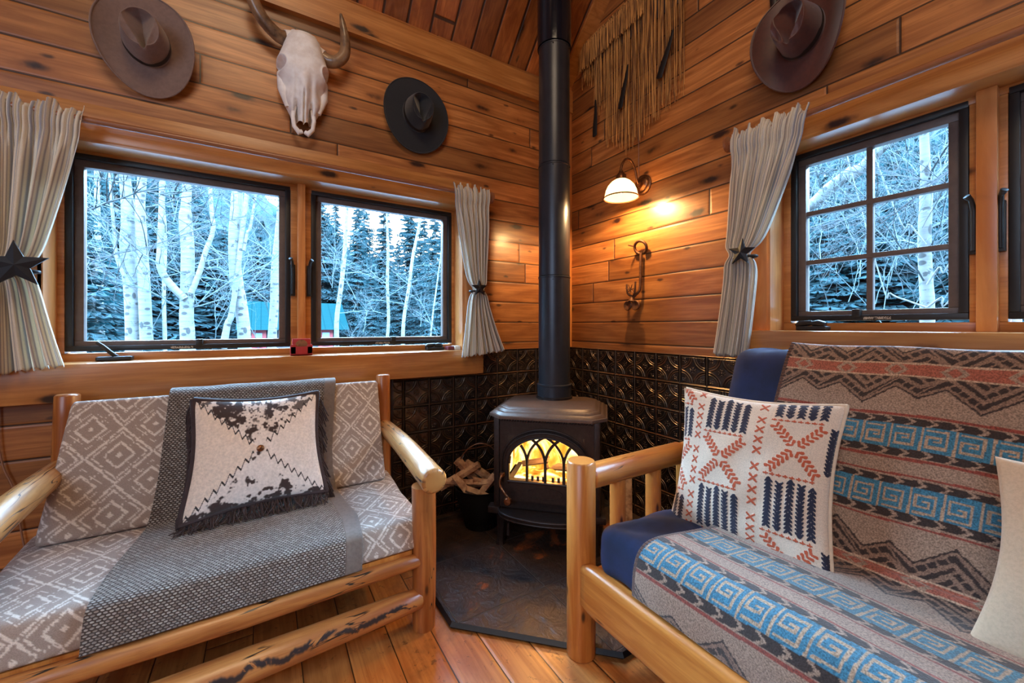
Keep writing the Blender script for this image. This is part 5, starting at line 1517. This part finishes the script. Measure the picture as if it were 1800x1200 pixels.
def futon_blanket():
    pts = [(-0.082, 0.98), (-0.085, 1.050), (-0.115, 1.066), (-0.225, 1.068), (-0.268, 1.050), (-0.366, 0.834), (-0.490, 0.545), (-0.528, 0.505), (-0.585, 0.488), (-0.76, 0.496), (-0.90, 0.506), (-0.955, 0.485), (-0.972, 0.43), (-0.968, 0.352)]
    path = np.array(smooth_path([(a, 0, b) for a, b in pts], 12))[:, [0, 2]]
    L = np.concatenate([[0], np.cumsum(np.linalg.norm(np.diff(path, axis=0), axis=1))])
    ny = 620; s = np.linspace(0, L[-1], ny)
    X, Z = np.interp(s, L, path[:, 0]), np.interp(s, L, path[:, 1])
    vj = s[np.argmin(np.hypot(X + 0.528, Z - 0.505))]
    f = s / L[-1]
    y0 = np.interp(f, [0, .15, .55, .62, .8, 1], [-1.56, -1.55, -1.52, -1.51, -1.47, -1.44])
    nx = 640; q = np.linspace(0, 1, nx)[None, :]
    Y = y0[:, None] + (-3.0 - y0[:, None]) * q ** 1.18
    wv = 0.003 * np.sin(Y * 17 + f[:, None] * 9) + 0.0025 * np.sin(Y * 7 + 3 + 14 * f[:, None])
    P = np.stack([X[:, None] - wv - .002, Y, Z[:, None] + wv + .002], -1)
    U = -Y; V = s[:, None] + 0 * Y
    past = sm(V, vj - 0.03, vj + 0.06); Uk = (U + y0[:, None]) * (1 - 0.11 * past); Vk = np.where(V > vj, vj + 0.017 * past + (V - vj) / 1.2, V)
    col = blanket_pattern(Uk, Vk + 0.004 * np.sin(Y * 5), vj)
    # stitched dark edge
    ed = (U - (-y0[:, None])) < 0.010
    col[ed] = lin(92, 60, 50)
    t = thing('patterned_blanket', 'tan wool blanket with blue key bands over the futon', 'blanket', (-0.5, -2.0, 0.5))
    grid('wool_cloth', P, M['wool'], t, col=col, thick=0.004)
    m = MB()
    for i in range(0, ny, 5):
        p = P[i, 0]; m.tube([(p[0] - .003, p[1] + 0.001, p[2] + .003), (p[0] - .003, p[1] - 0.012, p[2] + .003)], 0.0014, 4)
    tag(m.build('edge_stitching', M['leather'], t), 'dark blanket stitch along the end')
futon_blanket()

# embroidered pillow
EMB = Ras(1.0, 1.0, 0.0028, lin(226, 204, 184))
def embroider():
    R_ = EMB; navy, rust = lin(34, 34, 56), lin(186, 84, 52)
    # woven ground lines
    g = 0.94 + 0.06 * rng.random((R_.ny, 1, 1)); g2 = 0.94 + 0.06 * rng.random((1, R_.nx, 1)); R_.a *= g * g2
    def leafcol(x, y0, y1, c, w=0.018, step=0.0225, rad=0.0102, up=1):
        n = max(1, int(abs(y1 - y0) / step))
        for k in range(n):
            y = y0 + (y1 - y0) * (k + .5) / n; h_ = .009 * up
            R_.seg(x, y + h_, x - w, y - h_, rad, c, rad * .6); R_.seg(x, y + h_, x + w, y - h_, rad, c, rad * .6)
    def leafrow(x0, y0, x1, y1, c, w=0.021, rad=0.0100):
        L = math.hypot(x1 - x0, y1 - y0); n = int(L / 0.029); dx, dy = (x1 - x0) / L, (y1 - y0) / L
        for k in range(n):
            x, y = x0 + (x1 - x0) * k / n, y0 + (y1 - y0) * k / n
            for sg in (-1, 1): R_.seg(x + dx * .016, y + dy * .016, x - dy * w * sg, y + dx * w * sg, rad * .6, c, rad)
    def tri(x0, x1, y, c):
        n = int((x1 - x0) / 0.036)
        for k in range(n):
            x = x0 + .036 * k; R_.seg(x, y, x + .022, y, 0.0055, c, 0.004); R_.seg(x + .010, y - .010, x + .013, y, 0.003, c, .008)
    def xs(x, y0, cnt, c, st=0.072):
        for k in range(cnt):
            y = y0 + k * st; R_.seg(x - .021, y - .020, x + .021, y + .020, 0.0062, c); R_.seg(x - .021, y + .020, x + .021, y - .020, 0.0062, c)
    def blockN(x, y0, y1, k=5, w=.30):
        for i in range(k): leafcol(x + w * (i + .5) / k, y0 + .012 * math.sin(i * 2.1), y1, navy, up=1 if i % 2 else -1)
    def blockX(x, y0, y1, w=.30):
        xm, ym = x + w / 2, (y0 + y1) / 2
        for a, b in ((x + .02, y0 + .01), (x + w - .02, y0 + .01), (x + .02, y1 - .01), (x + w - .02, y1 - .01)): leafrow(a, b, xm + (a - xm) * .07, ym + (b - ym) * .07, rust)
    for x, seq in ((-0.19, [('X', -.22, .09), ('N', .14, .36), ('X', .41, .72), ('N', .78, 1.02)]),
                   (0.215, [('N', .03, .27), ('X', .32, .62), ('N', .67, .96)]),
                   (0.645, [('N', -.14, .11), ('X', .16, .47), ('N', .52, .82), ('X', .87, 1.17)])):
        for kd, a, b in seq:
            (blockN if kd == 'N' else blockX)(x, a, b); tri(x, x + .30, b + .025, rust)
    leafcol(0.985, .16, .44, navy); leafcol(0.985, .86, 1.0, navy)
    for x, o_ in ((0.160, 0), (0.585, .03)):
        for y in (-.20, 0.12, 0.44, 0.76): xs(x, y + o_, 4, rust)
embroider()
def embc(U, V): return EMB.sample(U, V)
gc = EMB.a.sum(2)
def embr(U, V):
    c = EMB.sample(U, V).sum(-1); return np.where(c < 0.9, 0.0016, 0.0)
pillow('embroidered_pillow', 'cream pillow stitched with navy and rust leaf motifs on the futon',
       ((-0.500, -1.289, 0.899), (-0.420, -1.764, 0.903), (-0.625, -1.800, 0.466), (-0.630, -1.318, 0.432)), 0.075, embc, M['cloth'], 400, 0.045,
       simple('cream_piping', srgb(222, 200, 176), 0.9, 0, 0.1, 80, 0.2), 0.0065, relief=embr, wrinkle=0.006)
def leop(U, V):
    n = vnoise(U, V, 22, 12); return np.where((np.abs(n - .52) < .12)[..., None], lin(34, 28, 34), lin(216, 190, 172))
pillow('spotted_pillow', 'small black and cream spotted pillow tucked behind the embroidered one', ((-0.43, -1.245, 0.66), (-0.43, -1.50, 0.66), (-0.47, -1.50, 0.475), (-0.47, -1.262, 0.475)), 0.04, leop, M['cloth'], 60)
pillow('beige_pillow', 'plain beige linen pillow at the right edge of the futon', ((-0.500, -2.056, 0.850), (-0.46, -2.55, 0.87), (-0.64, -2.55, 0.47), (-0.625, -2.035, 0.478)), 0.07, None, M['beige'], 120, 0.05, wrinkle=0.006)

# ------------------------------------------------------------------ small things on the sill
t = thing('coaster_set', 'red wooden coaster holder with tan coasters on the left sill', 'coaster holder', (-1.73, -0.01, 0.996))
m = MB(); m.box((-1.778, -0.035, 0.996), (-1.682, -0.029, 1.040)); m.box((-1.778, 0.005, 0.996), (-1.682, 0.011, 1.040)); m.box((-1.778, -0.035, 0.996), (-1.682, 0.011, 1.003))
for x in (-1.776, -1.704): m.box((x - .002, -0.035, 1.003), (x + 0.022, -0.030, 1.050))
m.build('holder', M['red'], t, True, True, 0.002)
for k in range(3):
    m = MB(); m.box((-1.770, -0.027 + k * .010, 1.004), (-1.690, -0.020 + k * .010, 1.078)); m.build('coaster', M['red'], t, True, True, 0.003)
m = MB(); m.lathe([(0.0, -0.0275), (0.027, -0.0278), (0.028, -0.0270)], (-1.730, 0, 1.045), 28, 'y'); tag(m.build('round_inlay', simple('tan_cork', srgb(150, 98, 62), .8, 0, .4, 60), t), 'tan round inlay')
t = thing('small_box', 'little dark red and white box at the right end of the sill', 'box', (-0.90, 0.01, 0.996))
m = MB(); m.box((-0.945, 0.0, 0.996), (-0.905, 0.055, 1.018)); m.build('box_sleeve', simple('maroon_card', srgb(110, 40, 44), .6), t, True, True, 0.002)
m = MB(); m.box((-0.905, -0.01, 0.996), (-0.868, 0.05, 1.020)); m.build('box_tray', M['white'], t, True, True, 0.002)
# cord at the far left
m = MB(); m.tube(smooth_path([(-2.714, -0.012, 0.86), (-2.712, -0.014, 0.72), (-2.70, -0.014, 0.62), (-2.672, -0.014, 0.52), (-2.655, -0.014, 0.36), (-2.62, -0.014, 0.1)], 5), 0.003, 6)
m.lathe([(0, .03), (0.007, .025), (0.007, -.005), (0, -.01)], (-2.671, -0.016, 0.52), 8)
tag(m.build('lamp_cord', M['cord'], None, True), 'thin clear cord hanging on the wall below the far left curtain', 'cord')
# leaning boards behind the stove's right side
t = thing('kindling_board', 'pale board leaning in the dark corner right of the stove', 'board', (-0.20, -0.70, hz))
m = MB(); m.add([(-0.26, -0.70, hz), (-0.20, -0.76, hz), (-0.16, -0.72, hz + .30), (-0.22, -0.66, hz + .30), (-0.25, -0.69, hz), (-0.19, -0.75, hz), (-0.15, -0.71, hz + .30), (-0.21, -0.65, hz + .30)],
                [(0, 1, 2, 3), (7, 6, 5, 4), (0, 4, 5, 1), (1, 5, 6, 2), (2, 6, 7, 3), (3, 7, 4, 0)])
o = m.build('board', M['splitwood'], t); recalc(o.data)

# ------------------------------------------------------------------ outdoors
GZ = -0.6
def ground():
    n = 60; g = np.linspace(-40, 50, n)
    X, Y = np.meshgrid(g, g)
    Z = GZ + 0.35 * np.sin(X * 0.7) * np.cos(Y * 0.5) + 0 * X
    d = np.maximum(0, np.hypot(X, Y) - 16); Z = Z + d * 0.10
    inside = (X > -8) & (X < 3) & (Y < 3) & (Y > -9); Z[inside] = GZ - 0.2
    struct(grid('ground', np.stack([X, Y, Z], -1), M['snow'], None))
ground()
def hill():
    az = np.linspace(-75, 150, 420); k = np.linspace(0, 1, 40)
    A, K = np.meshgrid(np.radians(az), k)
    elev = np.interp(az, [-75, -20, -8, 4, 14, 22, 32, 45, 60, 150], [19, 19, 18.5, 14, 6.5, 6.0, 12, 21, 23, 23])
    r0 = 24.0; hmax = np.tan(np.radians(elev)) * 27.0 + 1.2 + 1.0
    rg = np.random.default_rng(5)
    rag = np.interp(az, np.linspace(-75, 150, 260), rg.random(260)) * 1.4
    Z = GZ + K * (hmax + rag)[None, :] - 1.0 * (1 - K); Rr = r0 + K * 7
    Rr = Rr + 0.8 * np.sin(A * 60) * np.sin(K * 9) + rg.random(A.shape) * 0.5
    P = np.stack([-1.5 + Rr * np.sin(A), -1.5 + Rr * np.cos(A), Z], -1)
    struct(grid('forest_hillside', P, M['hill'], None))
hill()

def twigs(m, base, direction, length, r0, depth, rnd, spread=0.7, gravity=0.0, nseg=6):
    p = Vector(base); d = Vector(direction).normalized(); pts = [tuple(p)]; kids = []
    for i in range(nseg):
        d = (d + Vector((rnd.uniform(-1, 1), rnd.uniform(-1, 1), rnd.uniform(-1, 1))) * 0.20 + Vector((0, 0, gravity))).normalized()
        p = p + d * length / nseg; pts.append(tuple(p))
        if depth > 0 and i > 0: 
            for _ in range(2 if depth > 1 else 1):
                side = Vector((rnd.uniform(-1, 1), rnd.uniform(-1, 1), rnd.uniform(-.5, 1)))
                kids.append((tuple(p), tuple((d * (1 - spread * .5) + side * spread).normalized()), length * rnd.uniform(.35, .6), r0 * 0.45))
    m.tube(pts, list(np.linspace(r0, r0 * 0.35, len(pts))), 4 if r0 > 0.012 else 3, cap=False)
    for b_, d_, l_, r_ in kids: twigs(m, b_, d_, l_, r_, depth - 1, rnd, spread, gravity, 5)

def at_x(px, py, ydist=None, xdist=None):
    u = (px - 900) / 701.0; v = -(py - 573) / 701.0
    r = Vector((0.5272 + u * 0.8497, 0.8497 - u * 0.5272, v)); c = Vector((-1.885, -2.244, 1.14))
    t_ = (ydist - c.y) / r.y if ydist is not None else (xdist - c.x) / r.x
    return c + r * t_
def birch(label, path_px, dist, rad, axis='y', branches=(), twn=4, seed=0, name='birch_tree', twl=1.4):
    rnd = random.Random(seed)
    P = [at_x(x, y, **({'ydist': dist} if axis == 'y' else {'xdist': dist})) for x, y in path_px]
    b0 = P[0].copy(); b0.z = GZ - 0.1; P = [b0] + P
    tip = P[-1] + (P[-1] - P[-2]).normalized() * 3.0; tip.z = max(tip.z, P[-1].z + 2.5); P.append(tip)
    t = thing(name, label, 'tree', tuple(b0), 0, 'bare birches outside the windows')
    rad = rad * (0.76 if axis == 'y' else 0.9); pts = smooth_path([tuple(p) for p in P], 6)
    R_ = np.interp(np.linspace(0, 1, len(pts)), [0, .3, .7, 1], [rad * 1.12, rad, rad * .9, rad * .4])
    m = MB(); m.tube(pts, list(R_), 12, jit=0.03); m.build('trunk', M['birch'], t, True)
    for bp, br_ in branches:
        Q = [at_x(x, y, **({'ydist': dist - 0.1} if axis == 'y' else {'xdist': dist - 0.1})) for x, y in bp]
        Q.append(Q[-1] + (Q[-1] - Q[-2]).normalized() * 1.2 + Vector((0, 0, 1.2)))
        pp = smooth_path([tuple(q) for q in Q], 5); m = MB(); m.tube(pp, list(np.linspace(br_ * .8, br_ * .45, len(pp))), 10, jit=0.03); m.build('limb', M['birch'], t, True)
    m = MB()
    for k in range(twn):
        i = rnd.randrange(len(pts) // 3, len(pts) - 2); a = rnd.uniform(0, 2 * PI)
        twigs(m, pts[i], (math.cos(a), math.sin(a) * .5, rnd.uniform(0.1, .9)), twl * rnd.uniform(.6, 1.2), rad * 0.10 + .004, 2, rnd, 0.8)
    tag(m.build('twigs', M['twig'], t), None, None, None, 'stuff')
birch('pale double-stemmed birch, leftmost thick trunk in the left window', [(235, 612), (232, 520), (224, 440), (226, 380), (218, 300)], 5.2, 0.115, branches=[([(258, 612), (254, 520), (250, 440), (246, 360), (250, 300)], 0.095), ([(228, 500), (208, 460), (200, 400)], 0.035)], seed=1)
birch('birch with a wide fork like a goblet in the middle of the left window', [(330, 612), (328, 560), (329, 520), (330, 440), (326, 380), (330, 320)], 4.6, 0.105, branches=[([(325, 525), (300, 500), (282, 470), (282, 430), (285, 330)], 0.06), ([(336, 515), (350, 480), (362, 440), (375, 400), (370, 340)], 0.045)], seed=2)
birch('leaning birch with a dark hollow at its foot, right part of left window', [(430, 612), (424, 540), (414, 480), (412, 420), (417, 340), (415, 300)], 4.8, 0.105, branches=[([(392, 612), (400, 570), (412, 520)], 0.06), ([(428, 440), (434, 410), (445, 370)], 0.03)], seed=3)
birch('birch trunk right against the frame edge in the left window', [(478, 612), (482, 540), (484, 470), (490, 410), (494, 340)], 5.6, 0.085, seed=4)
birch('thin curved birch at the left of the second pane', [(592, 612), (592, 560), (600, 500), (606, 440), (610, 370)], 6.5, 0.06, seed=5)
birch('slender straight birch in the middle of the second pane', [(680, 612), (683, 560), (681, 500), (682, 440), (680, 380)], 8.5, 0.055, seed=6)
birch('slender leaning birch at the right of the second pane', [(708, 612), (710, 560), (718, 510), (726, 450), (738, 390)], 8.0, 0.06, seed=7)
birch('very thin birch stem near the right edge of second pane', [(756, 612), (760, 560), (768, 500)], 9.5, 0.035, seed=8)
birch('very thin grey birch far back at the left of first pane', [(178, 612), (176, 520), (172, 420), (170, 320)], 10.5, 0.08, seed=9)
birch('thin far birch between the double stem and the fork', [(290, 612), (288, 520), (290, 420), (284, 320)], 9.0, 0.05, seed=10)
birch('white many-limbed birch behind the gridded window', [(1630, 565), (1628, 500), (1625, 420), (1628, 340), (1625, 250)], 2.9, 0.05, 'x',
      branches=[([(1628, 540), (1600, 530), (1565, 515), (1545, 480)], 0.010), ([(1630, 540), (1655, 522), (1690, 500)], 0.011), ([(1630, 500), (1650, 470), (1685, 430)], 0.011), ([(1628, 430), (1600, 395), (1570, 360)], 0.009)], twn=20, seed=11, twl=0.9)
birch('slanting grey birch at the top left of the gridded window', [(1405, 420), (1440, 350), (1500, 300), (1540, 270)], 4.5, 0.09, 'x', twn=8, seed=12, twl=1.0)
# dark branches of a nearer tree cross the left window
def near_tree(label, starts, dist, axis, seed, mat, name='bare_tree'):
    rnd = random.Random(seed)
    q = starts[0]; b = at_x(q[0], q[1], **({'ydist': dist} if axis == 'y' else {'xdist': dist}))
    t = thing(name, label, 'tree', (b.x, b.y, GZ)); m = MB()
    m.tube([(b.x, b.y, GZ - .1), (b.x + .03, b.y, 1.5), (b.x, b.y, 4.5)], [0.09, 0.075, 0.05], 10); m.build('trunk', M['bark'], t, True)
    m = MB()
    for (x0, y0, x1, y1, r_) in starts:
        a = at_x(x0, y0, **({'ydist': dist} if axis == 'y' else {'xdist': dist})); c = at_x(x1, y1, **({'ydist': dist - .3} if axis == 'y' else {'xdist': dist - .3}))
        twigs(m, tuple(a), tuple(c - a), (c - a).length * 1.1, r_, 2, rnd, 0.6, -0.01, 8)
    tag(m.build('branches', M[mat], t), None, None, None, 'stuff')
near_tree('dark bare tree whose branches cross the top of the left window', [(120, 300, 330, 360, .012), (120, 380, 300, 330, .010), (120, 240, 420, 330, .012), (120, 330, 260, 430, .009), (120, 420, 250, 470, .008), (120, 280, 480, 300, .010), (120, 470, 420, 400, .008)], 2.2, 'y', 21, 'twigdark')
near_tree('tangle of dark bare branches in the top of the gridded window', [(1760, 260, 1400, 330, .008), (1760, 330, 1450, 300, .008), (1760, 230, 1520, 400, .007)], 1.9, 'x', 22, 'twigdark')

def thicket(label, boxes, axis, seed, n, mat='twig'):
    rnd = random.Random(seed); m = MB()
    for k in range(n):
        (x0, x1, y0, y1, d0, d1) = rnd.choice(boxes); d = rnd.uniform(d0, d1)
        p = at_x(rnd.uniform(x0, x1), rnd.uniform(y0, y1), **({'ydist': d} if axis == 'y' else {'xdist': d}))
        twigs(m, tuple(p), (rnd.uniform(-.6, .6), rnd.uniform(-.4, .4), 1), rnd.uniform(.7, 1.8), 0.0065 * d / 5, 2, rnd, 0.7)
    tag(m.build('bare_shrubs', M[mat]), label, 'shrubs', None, 'stuff')
thicket('pale leafless undergrowth beyond the left window', [(150, 500, 470, 640, 5.5, 10), (555, 790, 480, 640, 6, 11), (150, 480, 330, 480, 6, 10)], 'y', 31, 34)
thicket('tangled pale twigs of shrubs beyond the gridded window', [(1400, 1760, 260, 600, 3.0, 5.5)], 'x', 32, 60)

# conifers
def conifer_mesh(seed):
    r = random.Random(seed); m = MB(); H = 9.0
    for w in range(46):
        f = w / 45; z = 0.4 + H * 0.95 * f; L = lerp(2.1, 0.12, f ** 0.85) * r.uniform(.8, 1.15); nb = 9 if f < .8 else 6
        a0 = r.uniform(0, 6.3)
        for k in range(nb):
            a = a0 + k * 2 * PI / nb + r.uniform(-.25, .25); l = L * r.uniform(.7, 1.1); d = Vector((math.cos(a), math.sin(a), 0)); s = Vector((-d.y, d.x, 0)); z = 0.4 + H * 0.95 * f + r.uniform(-.16, .16)
            dr = -r.uniform(0.05, 0.5) * l
            vs = []; fs = []
            nn = 6
            for i in range(nn):
                q = i / (nn - 1); c = d * (l * q) + Vector((0, 0, z + dr * q + 0.12 * l * q * q)); wd = 0.30 * l * (1 - q) * (0.4 + q) * 1.8 + 0.02
                c2 = d * (l * (q - .12)) + Vector((0, 0, z + dr * q - 0.16 * l * 0.3))
                b = len(vs)
                vs += [tuple(c), tuple(c + s * wd + Vector((0, 0, -.10 * l)) + d * .1 * l), tuple(c + s * wd * .3 + d * .10 * l + Vector((0, 0, -.12))), tuple(c - s * wd + Vector((0, 0, -.10 * l)) + d * .1 * l), tuple(c - s * wd * .3 + d * .10 * l + Vector((0, 0, -.12)))]
                fs += [(b, b + 1, b + 2), (b, b + 4, b + 3)]
                if i: fs += [(b, b - 5, b + 2), (b, b + 4, b - 5)]
            m.add(vs, fs)
    return m
cm = [conifer_mesh(s) for s in (1, 2, 3)]
cbase = []
for i, mm_ in enumerate(cm):
    me = bpy.data.meshes.new('needles'); me.from_pydata(mm_.v, [], mm_.f); me.materials.append(M['needle']); cbase.append(me)
tk = MB(); tk.tube([(0, 0, -0.3), (0, 0, 4), (0, 0, 9.0)], [0.14, 0.10, 0.02], 8)
tme = bpy.data.meshes.new('trunk'); tme.from_pydata(tk.v, [], tk.f); tme.materials.append(M['bark'])
def conifer(x, y, s, label, group, i):
    t = thing('spruce_tree', label, 'tree', (x, y, GZ + max(0, math.hypot(x, y) - 16) * .1), i * 1.7, group); t.scale = (s, s, s * (1.0 if 'sky' in group else 0.62))
    for nm, me in (('needles', cbase[i % 3]), ('trunk', tme)):
        o = bpy.data.objects.new(nm, me); COL.objects.link(o); o.parent = t
rnd = random.Random(77)
k = 0
for (px, d, s) in [(150, 15, 1.15), (175, 19, 1.3), (205, 16, 1.2), (245, 20, 1.4), (275, 17, 1.25), (305, 20, 1.3), (345, 18, 1.3), (368, 21, 1.2), (395, 18, 1.0), (455, 21, 1.1), (500, 22, 1.1), (130, 9, .9)]:
    p = at_x(px, 600, ydist=d); conifer(p.x, p.y, s, 'dark teal spruce in the woods behind the birches, first pane', 'spruces behind the birches', k); k += 1
for (px, d, s) in [(566, 20, 1.0), (590, 21, .9), (628, 17, .82), (640, 20, .95), (652, 14, .5), (676, 19, .9), (700, 16, .62), (722, 20, 1.05), (745, 17, .8), (765, 15, .82), (780, 13, .7)]:
    p = at_x(px, 600, ydist=d); conifer(p.x, p.y, s, 'spruce silhouetted on the bright sky in the second pane', 'spruces against the sky', k); k += 1
for (px, d, s) in [(1385, 9, 1.0), (1420, 11, 1.2), (1450, 7.5, .85), (1490, 10, 1.1), (1530, 8, .9), (1575, 11, 1.2), (1620, 9, 1.0), (1670, 10, 1.1), (1700, 7.5, .8), (1790, 8, 1.0)]:
    p = at_x(px, 600, xdist=d); conifer(p.x, p.y, s, 'teal spruce close behind the gridded right window', 'spruces behind the right window', k); k += 1

# green-roofed cabin far outside
def cabin():
    c = at_x(520, 560, ydist=14.0)
    t = thing('cabin', 'log cabin with a green metal roof far behind the birches', 'cabin', (c.x, c.y, GZ - .2))
    L = at_x(440, 590, ydist=14.0).x; R_ = at_x(592, 590, ydist=14.0).x
    zt = at_x(500, 577, ydist=14.0).z; zr = at_x(500, 531, ydist=15.5).z
    zb = GZ - 0.3
    m = MB(); m.box((L, 14.0, zb), (R_, 17.0, zt + .05)); m.build('log_walls', simple('cabin_logs', srgb(40, 40, 46), .9, 0, .4, 3), t)
    m = MB(); m.add([(L - .4, 13.7, zt - .05), (R_ + .4, 13.7, zt - .05), (R_ + .4, 15.5, zr), (L - .4, 15.5, zr), (R_ + .4, 17.3, zt - .05), (L - .4, 17.3, zt - .05)], [(0, 1, 2, 3), (3, 2, 4, 5), (0, 3, 5), (1, 4, 2)])
    b = NB('green_metal_roof'); v, x, y, z = b.obj(); f = b.math('FRACT', b.math('MULTIPLY', x, 3.5))
    b.bsdf(Base_Color=b.mix(b.mr(f, .0, .12), srgb(6, 24, 27), srgb(11, 35, 37)), Roughness=1.0, Specular_IOR_Level=0.0); m.build('metal_roof', b.m, t)
    for (p0, p1) in ((442, 468), (560, 585)):
        xa, xb = at_x(p0, 590, ydist=13.95).x, at_x(p1, 590, ydist=13.95).x; za, zc = at_x(450, 600, ydist=13.95).z, at_x(450, 579, ydist=13.95).z
        m = MB(); m.box((xa, 13.93, za - .3), (xb, 14.0, zc)); f_ = m.build('window_trim', M['reddark'], t)
        m = MB(); m.box((xa + .12, 13.90, za - .2), (xb - .12, 13.94, zc - .12)); m.build('window_pane', simple('dim_pane', srgb(90, 110, 150), .2), f_)
cabin()
